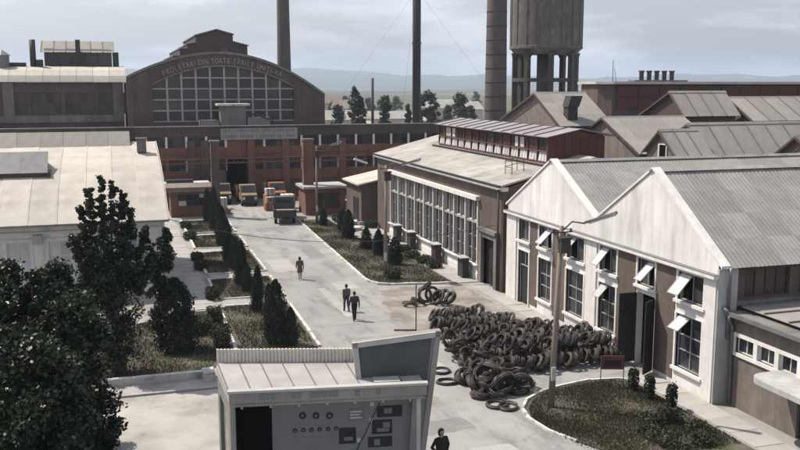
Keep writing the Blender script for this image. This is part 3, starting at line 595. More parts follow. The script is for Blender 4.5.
# ---------- generic gable-roofed shed with real sheets
def gable_shed(name, label, x0, x1, y0, y1, ze, zr, wall, roof, n, axis='x', rows=1, over=.35, ym=None, rib='seam', corr=0, far_e=None, cat='building'):
    t = thing(name, label, cat, ((x0 + x1) / 2, (y0 + y1) / 2, 0)); e2 = far_e if far_e is not None else ze
    if axis == 'x':
        ym = ym or (y0 + y1) / 2
        MB().prism([(x0, y0, 0), (x0, y1, 0), (x0, y1, e2), (x0, ym, zr), (x0, y0, ze)], (x1 - x0, 0, 0)).build('walls', wall, t)
        dz = (zr - ze) / (ym - y0) * over; dz2 = (zr - e2) / (y1 - ym) * over
        roof_sheets(t, (x0 - over, y0 - over, ze - dz + .03), (x1 + over, y0 - over, ze - dz + .03), (x1 + over, ym, zr + .03), (x0 - over, ym, zr + .03), n, roof, rows, rib=rib, corr=corr)
        roof_sheets(t, (x0 - over, y1 + over, e2 - dz2 + .03), (x1 + over, y1 + over, e2 - dz2 + .03), (x1 + over, ym, zr + .03), (x0 - over, ym, zr + .03), n, roof, rows, rib=rib, corr=corr)
        MB().prism([(x0 - over - .05, ym - .22, zr - .03), (x0 - over - .05, ym, zr + .17), (x0 - over - .05, ym + .22, zr - .03)], (x1 - x0 + 2 * over + .1, 0, 0)).build('ridge_cap', roof, t)
        for sgn, ya, za in ((-1, y0 - over, ze - dz), (1, y1 + over, e2 - dz2)):
            MB().prism([(x0 - over - .06, ya, za - .12), (x0 - over - .06, ym, zr - .12), (x0 - over - .06, ym, zr + .06), (x0 - over - .06, ya, za + .06)], (.05, 0, 0)).build('bargeboard', 'frame_brown', t)
    return t
# surveyed roofs behind the workshop
a = onx(537, 93.5, 39.4); l = onx(505, 118, 39.4); r = onx(562, 125, 39.4)
gA = gable_shed('gabled_building', 'tall gabled shop with pale sheet roof and dark roof flue', 39.4, 44.3, r.y, l.y, r.z, a.z, 'stucco_brown', 'sheet_grey', 4, rows=3, ym=a.y, far_e=l.z, rib=None)
q = ony(572, 128, r.y + .5); MB().box(q.x - .45, q.x + .55, q.y, q.y + .9, 9.6, 12.0).build('flue', 'steel_dark', gA); MB().hexa([(q.x - .55, q.y - .15, 12.0), (q.x + .6, q.y - .15, 12.0), (q.x + .6, q.y + 1, 12.0), (q.x - .55, q.y + 1, 12.0), (q.x - .25, q.y - .15, 13.0), (q.x + .95, q.y - .15, 13.0), (q.x + .95, q.y + 1, 13.0), (q.x - .25, q.y + 1, 13.0)]).build('flue_cowl', 'steel_dark', gA)
a = onx(605, 118, 42.3); r = onx(641, 153, 42.3)
gable_shed('gabled_building', 'gabled shop with weathered pale sheets and bare plaster gable between tall shop and dormer', 42.3, 50.2, r.y, 2 * a.y - r.y, r.z, a.z, 'stucco_brown', 'sheet_grey', 6, rows=3, ym=a.y, rib=None)
def dormer_hut():
    X = 40.6; a = onx(662, 131, X); y0 = onx(676, 152, X).y; y1 = 2 * a.y - y0; zr = a.z; ze = zr - 1.6
    t = gable_shed('dormer_hut', 'small brown dormer house with dark open hatch among the roofs', X, 43.5, y0, y1, ze, zr, 'stucco_brown', 'sheet_grey', 3, ym=a.y, over=.3)
    F = Face((X, 0, 0), (0, 1, 0), (-1, 0, 0)); u0, u1 = a.y - .75, a.y + .15
    MB().fbox(F, u0, u1, ze - .9, ze + .55, .003, .03).build('hatch', 'dark_void', t)
    s = MB(); s.fbox(F, u1, u1 + .16, ze - 1.0, ze + .62, .002, .1); s.fbox(F, u0 - .1, u0, ze - 1.0, ze + .62, .002, .1); s.fbox(F, u0, u1, ze + .55, ze + .62, .002, .1); s.build('hatch_frame', 'frame_white', t)
dormer_hut()
def shed_from(name, label, pa, pe, Ye, Yr, x1, yb, eb, wall, roof, n):
    a, e = ony(*pa, Yr), ony(*pe, Ye); return gable_shed(name, label, (a.x + e.x) / 2 + .2, x1, Ye + .3, yb, e.z + .3, a.z, wall, roof, n, ym=Yr, far_e=eb)
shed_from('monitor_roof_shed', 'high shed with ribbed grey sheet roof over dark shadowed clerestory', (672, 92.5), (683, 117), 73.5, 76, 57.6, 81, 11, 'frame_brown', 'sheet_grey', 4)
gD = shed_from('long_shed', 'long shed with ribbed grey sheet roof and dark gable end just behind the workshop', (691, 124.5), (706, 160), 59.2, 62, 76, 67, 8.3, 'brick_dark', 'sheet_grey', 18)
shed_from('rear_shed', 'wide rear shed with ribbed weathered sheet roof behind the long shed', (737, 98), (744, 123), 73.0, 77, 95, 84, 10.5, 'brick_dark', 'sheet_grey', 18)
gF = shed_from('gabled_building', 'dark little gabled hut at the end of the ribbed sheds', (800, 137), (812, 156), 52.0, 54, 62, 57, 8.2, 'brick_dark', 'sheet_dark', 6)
def dark_works():
    t = thing('dark_works_block', 'long dark works block with two tiers of brown panels and row of stub stacks', 'building', (66, 103, 0))
    pts = [(57.2, 103.5), (55.6, 96.6), (56.6, 95), (92, 95), (92, 103.5)]
    MB().prism([(x, y, 0) for x, y in pts], (0, 0, 14.1)).build('walls', 'brick_dark', t)
    MB().prism([(56.9, 104, 14.1), (55.2, 96.5, 14.1), (56.5, 94.5, 14.1), (92.5, 94.5, 14.1), (92.5, 104, 14.1)], (0, 0, .3)).build('roof_slab', 'sheet_light', t)
    F = Face((0, 95, 0), (1, 0, 0), (0, -1, 0))
    for j, (z0, z1) in enumerate(((12.65, 13.85), (11.2, 12.4))):
        for i in range(12):
            u = 57.2 + i * 2.9; M = F.M(u, u + 2.75, z0, z1, .02, .08); c = M.translation.copy()
            piece('wall_panel', ubox('wood_red', 'wall_panel'), T(*c) @ Matrix.Rotation(R(10 + random.gauss(0, 2)), 4, 'X') @ T(*-c) @ T(0, -.12, 0) @ M, t)
    for i in range(5):
        u = 62.4 + i * 1.08; MB().lathe([(.28, 0), (.28, 1.15), (.36, 1.17), (.36, 1.35)], (u, 98, 14.4), 12).build('stub_stack', 'steel_dark', t, smooth=False)
    MB().box(61, 68.6, 97.3, 98.7, 14.4, 14.6).build('stack_plinth', 'concrete_dark', t)
    MB().tube([(59, 99, 14.4), (59, 99, 17)], .04, 5).tube([(59.5, 99, 14.4), (59.2, 99, 16)], .03, 5).build('aerial', 'steel_dark', t)
dark_works()

# ---------- two-storey brick office range across the end of the road
def office_range():
    Y = 112.0; F = Face((0, Y, 0), (1, 0, 0), (0, -1, 0)); x0, x1 = -24, 46
    t = thing('office_range', 'two-storey red brick range with rows of windows across the road end', 'building', (12, 116, 0))
    wins = []; x = -22.0
    while x < 44:
        if not (12.9 < x + .9 < 15.9): wins.append(x)
        x += 2.36
    holes = [(u, u + 2.0, z0, z1) for u in wins for z0, z1 in ((6.5, 7.75), (3.6, 5.0))] + [(13.2, 15.9, 0, 5.2)] + [(u, u + 2.0, .9, 2.3) for u in wins if u > 17]
    MB().fwall(F, x0, x1, 0, 7.85, holes, -.4, 0).build('front_wall', 'brick_red', t)
    MB().fbox(F, x0, x1, 7.85, 8.95, -.4, .12).build('parapet', 'parapet', t); MB().fbox(F, x0, x1, 8.95, 9.08, -.5, .25).build('coping', 'concrete_dark', t)
    MB().fbox(F, x0, x1, 5.65, 5.85, .002, .12).fbox(F, x0, x1, 5.12, 5.3, .002, .08).build('string_course', 'brick_red', t)
    for k, u in enumerate(wins):
        for z0, z1 in ((6.5, 7.75), (3.6, 5.0)): window(F, u, u + 2.0, z0, z1, 3, 1, t, 'frame_brown', 'glass', fr=.06, bar=.05)
        MB().fbox(F, u + 2.04, u + 2.3, 6.45, 7.8, -.1, .05).build('window_pier', 'plaster_trim', t)
        if k % 2 == 0 or u > 16: MB().fbox(F, u + 2.04, u + 2.26, 3.55, 5.05, -.1, .05).build('window_pier', 'plaster_grey', t)
        if u > 17: window(F, u, u + 2.0, .9, 2.3, 3, 1, t, 'frame_brown', 'glass', fr=.06)
    for u in (9.0, 10.6, 16.3, 20.6, 27.9): MB().fbox(F, u - .45, u + .45, 0, 7.3, .002, .3).build('pier', 'brick_red' if u > 16 else 'brick_dark', t)
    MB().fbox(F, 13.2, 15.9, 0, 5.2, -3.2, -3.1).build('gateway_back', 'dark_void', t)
    MB().fbox(F, 13.0, 13.2, 0, 5.2, -3.2, .05).fbox(F, 15.9, 16.0, 0, 5.2, -3.2, .05).fbox(F, 13, 16, 5.2, 5.35, -3.2, .1).build('gateway_reveal', 'brick_dark', t)
    MB().box(x0, x1, Y + .41, 121.6, 7.5, 8.4).build('roof', 'bitumen', t); MB().box(x0, x0 + .4, Y + .4, 121.6, 0, 7.5).box(x1 - .4, x1, Y + .4, 121.6, 0, 8.9).build('end_wall', 'brick_red', t)
    s = thing('slogan_board', 'long white board with faded lines of lettering on the brick parapet', 'sign', (17.3, Y - .2, 7.3))
    MB().fbox(F, 12.6, 22.1, 7.35, 8.75, .14, .22).build('board', 'sign_white', s)
    b = MB()
    for row, z in enumerate((8.3, 7.6)):
        u = 12.9
        while u < 21.7:
            l = random.uniform(.1, .24); b.fbox(F, u, u + l, z + random.uniform(-.03, .03), z + .32, .22, .232); u += l + (.12 if random.random() > .18 else .4)
    b.build('lettering', 'ink_soft', s)['kind'] = 'stuff'
    h = thing('rooftop_hut', 'small grey plant hut with white flat top on the range roof', 'hut', (15, 117, 8.4))
    MB().box(13.2, 16.4, 116.4, 118.4, 8.4, 11.4).build('walls', 'concrete_dark', h); MB().box(12.8, 16.9, 116, 118.8, 11.4, 11.65).build('roof', 'kerb_white', h)
    MB().box(16.6, 19.5, 116.6, 118, 8.4, 9.9).build('duct', 'steel_grey', h); MB().box(10.6, 13.0, 116.6, 118, 8.4, 9.6).build('duct', 'steel_grey', h)
    MB().tube([(10.6, 116.2, 8.4), (10.6, 116.2, 10.2), (13, 116.2, 9.6), (13, 116.2, 8.4)], .08, 6).build('pipe', 'steel_dark', h); MB().tube([(17, 116.2, 10.4), (19.6, 116.2, 9.6), (21, 116.2, 8.4)], .12, 6).build('pipe', 'steel_dark', h)
office_range()

# ---------- arched hall
def arched_hall():
    Y = 122.0; F = Face((0, Y, 0), (1, 0, 0), (0, -1, 0))
    t = thing('arched_hall', 'brown brick hall with great arched grid window and lettering around the arch', 'hall', (15, 140, 0))
    xa, xb = 2.0, 28.0; xc = 14.3
    def top(u): return 18.15 - 5.0 * ((u - xc) / 13.7) ** 2 - (.5 * max(0, (u - xc) / 13.7)) + .8 * max(0, (xc - u) / 12.3) ** 2
    wa, wb = 5.2, 23.7; wc = 14.2
    def wt(u): return 16.4 - 2.55 * (abs(u - wc) / 9.3) ** 2
    n = 44; zb = 9.2
    b = MB(); us = [xa + (xb - xa) * i / n for i in range(n + 1)]; us = sorted(set(us + [wa, wb]))
    for u0, u1 in zip(us, us[1:]):
        m_ = (u0 + u1) / 2
        def slab(za, zc, zd, ze):
            b.hexa([F.p(u0, za, -.5), F.p(u1, zc, -.5), F.p(u1, zc, 0), F.p(u0, za, 0), F.p(u0, zd, -.5), F.p(u1, ze, -.5), F.p(u1, ze, 0), F.p(u0, zd, 0)])
        if wa <= m_ <= wb: slab(wt(u0), wt(u1), top(u0), top(u1)); slab(0, 0, zb, zb)
        else: slab(0, 0, top(u0), top(u1))
    b.build('front_wall', 'brick_dark', t, weld=True)
    b = MB(); c = MB()
    for u0, u1 in zip(us, us[1:]):
        b.hexa([F.p(u0, top(u0) - .12, -.6), F.p(u1, top(u1) - .12, -.6), F.p(u1, top(u1) - .12, .22), F.p(u0, top(u0) - .12, .22), F.p(u0, top(u0) + .2, -.6), F.p(u1, top(u1) + .2, -.6), F.p(u1, top(u1) + .2, .22), F.p(u0, top(u0) + .2, .22)])
        if wa <= (u0 + u1) / 2 <= wb: c.hexa([F.p(u0, wt(u0) - .03, -.3), F.p(u1, wt(u1) - .03, -.3), F.p(u1, wt(u1) - .03, .12), F.p(u0, wt(u0) - .03, .12), F.p(u0, wt(u0) + .2, -.3), F.p(u1, wt(u1) + .2, -.3), F.p(u1, wt(u1) + .2, .12), F.p(u0, wt(u0) + .2, .12)])
    b.build('arch_coping', 'concrete_dark', t, weld=True); c.build('arch_moulding', 'stucco_brown', t, weld=True)
    cols, rows = 10, 5; cw = (wb - wa) / cols; rh = 1.42
    f = MB()
    for i in range(1, cols): f.fbox(F, wa + cw * i - .13, wa + cw * i + .13, zb, wt(wa + cw * i), -.34, -.12)
    for j in range(0, rows + 1):
        z = zb + rh * j + .05
        for i in range(cols):
            a, c_ = wa + cw * i + (.13 if i else 0), wa + cw * (i + 1) - (.13 if i < cols - 1 else 0)
            if z < min(wt(a), wt(c_)) - .1: f.fbox(F, a, c_, z - .09, z + .09, -.32, -.14)
    wn = f.build('window', 'frame_grey', t)
    for i in range(cols):
        for j in range(rows):
            a, c_ = wa + cw * i, wa + cw * (i + 1); z0 = zb + rh * j; za = min(z0 + rh, wt(a)); zc = min(z0 + rh, wt(c_))
            if max(za, zc) - z0 < .1: continue
            P_ = MB().hexa([F.p(a, z0, -.28), F.p(c_, z0, -.28), F.p(c_, z0, -.25), F.p(a, z0, -.25), F.p(a, max(za, z0), -.28), F.p(c_, max(zc, z0), -.28), F.p(c_, max(zc, z0), -.25), F.p(a, max(za, z0), -.25)]); P_.build('pane', 'glass_brown', wn)
    # lettering set along the arch
    txt = 'PROLETARI DIN TOATE ŢĂRILE UNIŢI-VĂ'; b = MB(); L0, L1 = 6.6, 22.0; adv = {' ': .62, 'I': .5, '-': .6}
    tot = sum(adv.get(ch, 1) for ch in txt); u = 0
    for ch in txt:
        w_ = adv.get(ch, 1); m_ = L0 + (L1 - L0) * (u + w_ / 2) / tot; u += w_
        if ch == ' ': continue
        vs, fs = text_polys(ch, .98); sl_ = (wt(m_ + .2) - wt(m_ - .2)) / .4; an = math.atan(sl_)
        b = MB(); b.add([F.p(m_ + v.x * .72 * math.cos(an) - v.y * math.sin(an), wt(m_) + .42 + v.x * .72 * math.sin(an) + v.y * math.cos(an), .05 + v.z) for v in vs], fs); b.build('letter', 'letter', t)
    # barrel roof
    r = MB(); vs = []; D = 45; m_ = len(us)
    for u in us: vs += [(u, Y + .5, top(u) - .5), (u, Y + D, top(u) - .5)]
    r.add(vs, [(2 * i, 2 * i + 1, 2 * i + 3, 2 * i + 2) for i in range(m_ - 1)]); r.build('barrel_roof', 'sheet_dark', t)
    MB().box(xa, xa + .5, Y + .5, Y + D, 0, top(xa) - .6).box(xb - .5, xb, Y + .5, Y + D, 0, top(xb) - .6).build('side_wall', 'brick_dark', t)
    prof = [(7.6, 16.2), (7.6, 17.3), (8.5, 17.3), (8.5, 17.9), (9.4, 17.9), (9.4, 18.9), (10.4, 18.9), (10.4, 19.5), (11.6, 19.7), (11.6, 20.75), (14.5, 21.55), (16.75, 20.95), (16.75, 19.9), (18.75, 19.4), (18.75, 16.2)]
    lt = MB().prism([(x, 130, z) for x, z in prof], (0, 22, 0)).build('stepped_lantern', 'frame_brown', t)
    MB().box(15.1, 15.9, 129.9, 129.98, 18.2, 19.1).build('lantern_window', 'glass', lt)
    b = MB()
    for (x0_, z0_), (x1_, z1_) in (((10.3, 19.5), (11.75, 19.78)), ((11.45, 20.72), (14.5, 21.58)), ((14.5, 21.58), (16.9, 20.93)), ((16.7, 19.96), (18.9, 19.42)), ((9.3, 18.9), (10.5, 18.95)), ((8.4, 17.9), (9.5, 17.95)), ((7.5, 17.3), (8.6, 17.35))):
        b.prism([(x0_, 129.7, z0_ + .02), (x1_, 129.7, z1_ + .02), (x1_, 129.7, z1_ + .16), (x0_, 129.7, z0_ + .16)], (0, 22.6, 0))
    b.build('lantern_roof', 'sheet_dark', lt)
arched_hall()

# ---------- boiler house left of the arched hall
def boiler_house():
    t = thing('boiler_house', 'dark boiler house with pale rounded roof and tall dark roof monitor', 'building', (-8, 132, 0))
    Y = 125.0; F = Face((0, Y, 0), (1, 0, 0), (0, -1, 0)); x0, x1 = -26, 1.6
    hs_ = [(-22 + i * 4.1, -22 + i * 4.1 + 3.6, 10.3, 13.0) for i in range(6)]
    MB().fwall(F, x0, x1, 0, 14.4, hs_[1:], -.4, 0).build('front_wall', 'brick_dark', t)
    for h in hs_[1:]: window(F, *h, 4, 2, t, 'frame_brown', 'glass_brown', fr=.08)
    MB().fbox(F, x0, x1, 9.2, 10.1, .002, .15).build('plinth_band', 'concrete_dark', t)
    for u in (-12.3, 1.0): MB().fbox(F, u - .7, u + .6, 9.2, 14.3, .003, .2).build('pier', 'stucco_brown', t)
    pr = [(Y - .4, 14.4), (Y + .3, 15.2), (Y + 1.6, 15.9), (Y + 3.4, 16.3), (Y + 6, 16.5)]
    nx = 14; wv = (x1 - x0 + .8) / nx; b = MB()
    for (ya, za), (yb, zb) in zip(pr, pr[1:]): b.hexa([(0, ya, za - .08), (wv - .03, ya, za - .08), (wv - .03, yb, zb - .08), (0, yb, zb - .08), (0, ya, za), (wv - .03, ya, za), (wv - .03, yb, zb), (0, yb, zb)])
    me = b.mesh('roof_sheet', 'sheet_light')
    for i in range(nx): piece('roof_sheet', me, T(x0 - .4 + wv * i, 0, random.uniform(0, .02)), t)
    MB().box(x0, x1, Y + 6, Y + 16, 0, 16.4).build('rear_block', 'brick_red', t)
    m_ = MB().box(-8.2, .4, Y + 6.05, Y + 12, 16.3, 18.6).build('monitor', 'frame_brown', t)
    G = Face((0, Y + 6.05, 0), (1, 0, 0), (0, -1, 0))
    for i in range(5): fpiece('louvre_panel', G, -8.0 + i * 1.68, -8.0 + i * 1.68 + 1.55, 16.6, 18.4, .004, .06, 'glass_brown', m_)
    roof_sheets(t, (-8.6, Y + 5.6, 18.3), (.8, Y + 5.6, 18.3), (.8, Y + 9, 19.9), (-8.6, Y + 9, 19.9), 6, 'sheet_grey', 1, name='monitor_sheet')
    MB().prism([(-8.2, Y + 6.06, 18.6), (-8.2, Y + 9, 19.85), (-8.2, Y + 12, 18.6)], (8.6, 0, 0)).build('monitor_gable', 'frame_brown', t)
    MB().tube([(-9.5, Y + 4.5, 15.9), (-9.5, Y + 4.5, 19.9)], .38, 12).build('flue', 'steel_dark', t, smooth=True)
    MB().box(-4.2, -3.6, Y + 5.3, Y + 5.9, 15.9, 20.0).build('flue', 'steel_dark', t)
    MB().box(-9.1, -8.3, Y + 4, Y + 5, 15.9, 17.3).build('vent_box', 'steel_dark', t); MB().box(.5, 1.3, Y + 6, Y + 7, 16.2, 18.4).build('vent_box', 'steel_dark', t)
    MB().lathe([(.9, 0), (.9, 1.6), (1.1, 1.7), (.1, 2.4)], (-13.2, Y + 3.5, 16.1), 12).build('roof_vent', 'steel_grey', t); MB().box(-14.6, -10.4, Y + 4, Y + 5, 16.2, 16.9).build('vent_duct', 'steel_dark', t)
boiler_house()

# ---------- depot on the left: curved pale sheet roof
def depot():
    t = thing('depot', 'pale depot with rounded light sheet roof and two roof lights behind leafy trees', 'building', (-6, 70, 0))
    Y = 62.6; F = Face((0, Y, 0), (1, 0, 0), (0, -1, 0)); x0, x1 = -17.5, 3.1
    wn = [(-14.2, -12.8), (-11.6, -10.2), (-9.2, -7.8), (-6.9, -5.5), (-4.35, -2.95), (-1.9, -.5), (.55, 2.0)]
    MB().fwall(F, x0, x1, 0, 5.15, [(a, c, .9, 3.85) for a, c in wn], -.35, 0).build('front_wall', 'plaster', t)
    for k, (a, c) in enumerate(wn):
        s = MB(); s.fbox(F, a - .22, a, .8, 4.05, .002, .07); s.fbox(F, c, c + .22, .8, 4.05, .002, .07); s.fbox(F, a, c, 3.85, 4.05, .002, .07); s.fbox(F, a - .25, c + .25, .65, .8, .002, .15); s.build('window_surround', 'plaster_trim', t)
        window(F, a, c, .9, 3.85, 2, 3, t, 'frame_white', 'glass_blue' if k != 3 and k != 4 else 'glass_pale', dep=-.1, fr=.07)
    MB().fbox(F, x0, x1, 4.35, 4.5, .002, .1).build('string_course', 'plaster_trim', t)
    for u in (-5.0, -10.4): MB().fbox(F, u - .28, u + .28, 3.75, 4.3, .003, .3).build('vent_box', 'plaster_grey', t)
    for i in range(20): fpiece('rafter_end', F, x0 + .4 + i * 1.02, x0 + .55 + i * 1.02, 4.92, 5.1, .003, .9, 'frame_brown', t)
    pr = [(61.3, 5.12), (62.6, 5.75), (64, 6.4), (65.6, 7.02), (67.4, 7.6), (69.5, 8.15), (72, 8.7), (76, 9.45)]
    nx = 12; wv = (x1 - x0 + .5) / nx; b = MB()
    for (ya, za), (yb, zb) in zip(pr, pr[1:]):
        b.hexa([(0, ya, za - .06), (wv - .02, ya, za - .06), (wv - .02, yb, zb - .06), (0, yb, zb - .06), (0, ya, za), (wv - .02, ya, za), (wv - .02, yb, zb), (0, yb, zb)])
    me = b.mesh('roof_sheet', 'sheet_light'); rb = MB()
    for (ya, za), (yb, zb) in zip(pr, pr[1:]): rb.hexa([(-.06, ya, za - .01), (.06, ya, za - .01), (.06, yb, zb - .01), (-.06, yb, zb - .01), (-.06, ya, za + .035), (.06, ya, za + .035), (.06, yb, zb + .035), (-.06, yb, zb + .035)])
    rm = rb.mesh('rib', 'sheet_light')
    for i in range(nx):
        s = piece('roof_sheet', me, T(x0 - .3 + wv * i, 0, random.uniform(0, .025)), t); piece('rib', rm, T(x0 - .3 + wv * i, 0, 0), s)
    MB().prism([(x1 - .31, y, z - .1) for y, z in [(62.96, 0.1), (62.96, 5.6)] + [(y, z - .15) for y, z in pr[2:]] + [(76, .1)]], (.3, 0, 0)).build('end_wall', 'plaster', t)
    MB().prism([(x1 + .205, y, z - .12) for y, z in pr] + [(x1 + .205, y, z + .07) for y, z in pr[::-1]], (.06, 0, 0)).build('verge_trim', 'sheet_light', t)
    MB().box(x0, x1 + .2, 61.18, 61.3, 5.0, 5.14).build('gutter', 'steel_grey', t)
    MB().tube([(x1 - .1, 61.24, 5.0), (x1 - .1, 62.45, 4.6), (x1 - .1, 62.45, .1)], .06, 8).build('downpipe', 'frame_white', t, smooth=True)
    # roof lights
    for nm, (xA, xB, yA, zA, yB, zB), n_, m_ in (('a', (-17, 1.15, 74.2, 8.75, 76.2, 10.25), 11, 'sheet_grey'), ('b', (-17, -4.6, 67.3, 7.9, 69.6, 9.2), 7, 'sheet_dark')):
        q = MB().prism([(xA, yA + .1, zA - .5), (xA, yB + 1.5, zA - .5), (xA, yB + 1.5, zA), (xA, yB, zB - .06), (xA, yA + .1, zA)], (xB - xA, 0, 0)).build('roof_light', 'frame_brown', t)
        roof_sheets(q, (xA - .1, yA, zA), (xB + .15, yA, zA), (xB + .15, yB, zB), (xA - .1, yB, zB), n_, m_, 1, rib=None, name='roof_light_sheet')
        MB().box(xB + .16, xB + .32, yA, yB + 1, zA - .6, zA + .1).build('roof_light_end', 'frame_brown', q)
    MB().box(1.75, 2.45, 72.2, 72.8, 8.9, 9.85).box(1.68, 2.52, 72.12, 72.88, 9.85, 9.97).build('chimney', 'concrete_dark', t)
depot()

# ---------- gate area
def gatehouse():
    t = thing('gatehouse', 'small red brick gatehouse with wide window and overhanging flat roof', 'gatehouse', (7.7, 99.5, 0))
    F = Face((0, 98, 0), (1, 0, 0), (0, -1, 0)); x0, x1 = 5.6, 9.8
    MB().fwall(F, x0, x1, 0, 2.75, [(6.3, 9.3, 1.15, 2.45)], -.3, 0).build('front_wall', 'brick_red', t)
    MB().box(x0, x0 + .3, 98.3, 101.5, 0, 2.75).box(x1 - .3, x1, 98.3, 101.5, 0, 2.75).box(x0 + .3, x1 - .3, 101.2, 101.5, 0, 2.75).build('rear_wall', 'brick_red', t)
    window(F, 6.3, 9.3, 1.15, 2.45, 4, 2, t, 'frame_brown', 'glass', fr=.08)
    MB().box(x0 - .5, x1 + .45, 97.5, 102, 2.75, 2.95).build('ceiling_slab', 'cargo', t); MB().box(x0 - .6, x1 + .55, 97.4, 102.1, 2.95, 3.25).build('roof', 'stucco_brown', t)
    fpiece('notice', F, 8.6, 9.2, 2.05, 2.45, .003, .03, 'paper', t); fpiece('notice', F, 6.4, 7.2, 1.22, 1.75, .003, .02, 'paper', t)
    s = thing('low_shed', 'low store with white flat roof behind the gatehouse', 'shed', (7, 106, 0))
    MB().box(4.2, 10.2, 104.6, 108.5, 0, 2.5).build('walls', 'brick_dark', s); MB().box(3.6, 10.6, 104, 109, 2.5, 2.75).build('roof', 'kerb_white', s); MB().box(5.6, 8.6, 105, 106, 2.75, 3.3).build('roof_box', 'steel_dark', s)
    s = thing('brick_kiosk', 'squat red brick store with flat pale roof on the far side of the gate', 'building', (22, 97, 0))
    F2 = Face((0, 95.2, 0), (1, 0, 0), (0, -1, 0))
    MB().fwall(F2, 19.6, 24.0, 0, 2.9, [(20.9, 23.4, .7, 2.4)], -.3, 0).build('front_wall', 'brick_red', s); window(F2, 20.9, 23.4, .7, 2.4, 5, 1, s, 'frame_brown', 'glass_brown')
    MB().box(19.6, 19.9, 95.5, 99, 0, 2.9).box(23.7, 24, 95.5, 99, 0, 2.9).box(19.9, 23.7, 98.7, 99, 0, 2.9).build('rear_wall', 'brick_red', s); MB().box(19.3, 24.3, 94.8, 99.3, 2.9, 3.15).build('roof', 'concrete', s)
    # lean-to beside the long hall
    s = thing('lean_to', 'low brick lean-to with sloping pale roof at the far end of the long hall', 'building', (25, 90, 0))
    MB().prism([(23.6, 87, 0), (28.5, 87, 0), (28.5, 87, 5.0), (23.6, 87, 4.0)], (0, 6, 0)).build('walls', 'brick_brown', s)
    MB().hexa([(23.2, 86.7, 4.0), (28.5, 86.7, 5.08), (28.5, 93.3, 5.08), (23.2, 93.3, 4.0), (23.2, 86.7, 4.15), (28.5, 86.7, 5.23), (28.5, 93.3, 5.23), (23.2, 93.3, 4.15)]).build('roof', 'sheet_light', s)
    fpiece('door', Face((23.6, 0, 0), (0, 1, 0), (-1, 0, 0)), 88, 90, 0, 2.6, .003, .06, 'door_dark', s)
gatehouse()
def gate_frame():
    for k, (x, r_) in enumerate(((10.25, .42), (20.3, .55))):
        t = thing('gate_pier', ['tall dark brick gate pier beside the gatehouse', 'tall red brick gate pier beside the squat store'][k], 'pier', (x, 97.2, 0))
        MB().box(x - r_, x + r_, 96.8, 97.6, 0, 8.0).build('shaft', 'brick_red' if k else 'brick_dark', t); MB().box(x - r_ - .1, x + r_ + .1, 96.7, 97.7, 8.0, 8.2).build('cap', 'concrete_dark', t)
    t = thing('pipe_bridge', 'thin rusty lattice pipe bridge spanning between the gate piers', 'pipe bridge', (15, 97.2, 6)); b = MB()
    for z in (5.75, 6.2): b.tube([(4, 97.2, z), (27, 97.2, z)], .07, 6)
    for i in range(23): b.tube([(4 + i, 97.2, 5.75), (4.5 + i, 97.2, 6.2), (5 + i, 97.2, 5.75)], .035, 5)
    b.build('lattice', 'steel_rust', t); b = MB()
    for x in (4.1, 26.9): MB().tube([(x, 97.2, 0), (x, 97.2, 6.2)], .1, 8).build('leg', 'steel_rust', t)
gate_frame()
# sunlight between gantry shadows, coloured onto the gate apron as pale strips
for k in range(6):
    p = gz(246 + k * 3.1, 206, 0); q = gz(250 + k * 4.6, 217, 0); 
    if k % 2 == 0: b = MB().add([(p.x, p.y, .008), (p.x + .3, p.y, .008), (q.x + .3, q.y, .008), (q.x, q.y, .008)], [(0, 1, 2, 3)]); struct('sunlit_strip', b, 'painted_sun')

# ================================================================== CHIMNEYS, WATER TOWER, FAR THINGS
def chimneys():
    c = ony(495.5, 100, 125); t = thing('factory_chimney', 'thick round grey chimney banded with iron hoops beside the water tower', 'chimney', (c.x, 125, 0))
    H_ = 44; rad = lambda z: 1.75 - .011 * z
    MB().lathe([(rad(z), z) for z in range(0, H_ + 1, 4)], (c.x, 125, 0), 32).build('shaft', 'chimney_brick', t, smooth=True)
    for z in np.arange(2, H_, 2.05): MB().lathe([(rad(z) + .002, 0), (rad(z) + .05, .01), (rad(z) + .05, .11), (rad(z) + .002, .12)], (c.x, 125, z), 32, caps=False).build('hoop', 'steel_dark', t)
    c = ony(284, 60, 152); t = thing('factory_chimney', 'slender brown brick chimney rising behind the arched hall', 'chimney', (c.x, 152, 0))
    MB().lathe([(1.35 - .012 * z, z) for z in range(0, 45, 4)], (c.x, 152, 0), 20).build('shaft', 'chimney_brick', t, smooth=True); MB().lathe([(1.0, 43), (1.15, 43.2), (1.15, 44.2), (.9, 44.4)], (c.x, 152, 0), 20).build('rim', 'chimney_brick', t)
    c = ony(416.5, 100, 150); t = thing('steel_stack', 'thin dark steel stack braced by guy wires', 'chimney', (c.x, 150, 0))
    MB().lathe([(.72, 0), (.72, 44)], (c.x, 150, 0), 16).build('shaft', 'steel_dark', t, smooth=True); MB().lathe([(.73, 21.0), (.82, 21.02), (.82, 21.3), (.73, 21.32)], (c.x, 150, 0), 16, caps=False).build('guy_collar', 'steel_dark', t); MB().lathe([(.73, 30.0), (.82, 30.02), (.82, 30.3), (.73, 30.32)], (c.x, 150, 0), 16, caps=False).build('guy_collar', 'steel_dark', t)
    for dx, dy in ((-21, 5), (24, -2), (4, 24)): MB().tube([(c.x, 150, 30.1), (c.x + dx, 150 + dy, .2)], .014, 4).build('guy_wire', 'steel_grey', t)
    c = ony(372.5, 100, 165); t = thing('steel_stack', 'short thin dark stack among the roadside trees', 'chimney', (c.x, 165, 0))
    MB().lathe([(.3, 0), (.27, 15.3)], (c.x, 165, 0), 10).build('shaft', 'steel_dark', t, smooth=True)
chimneys()
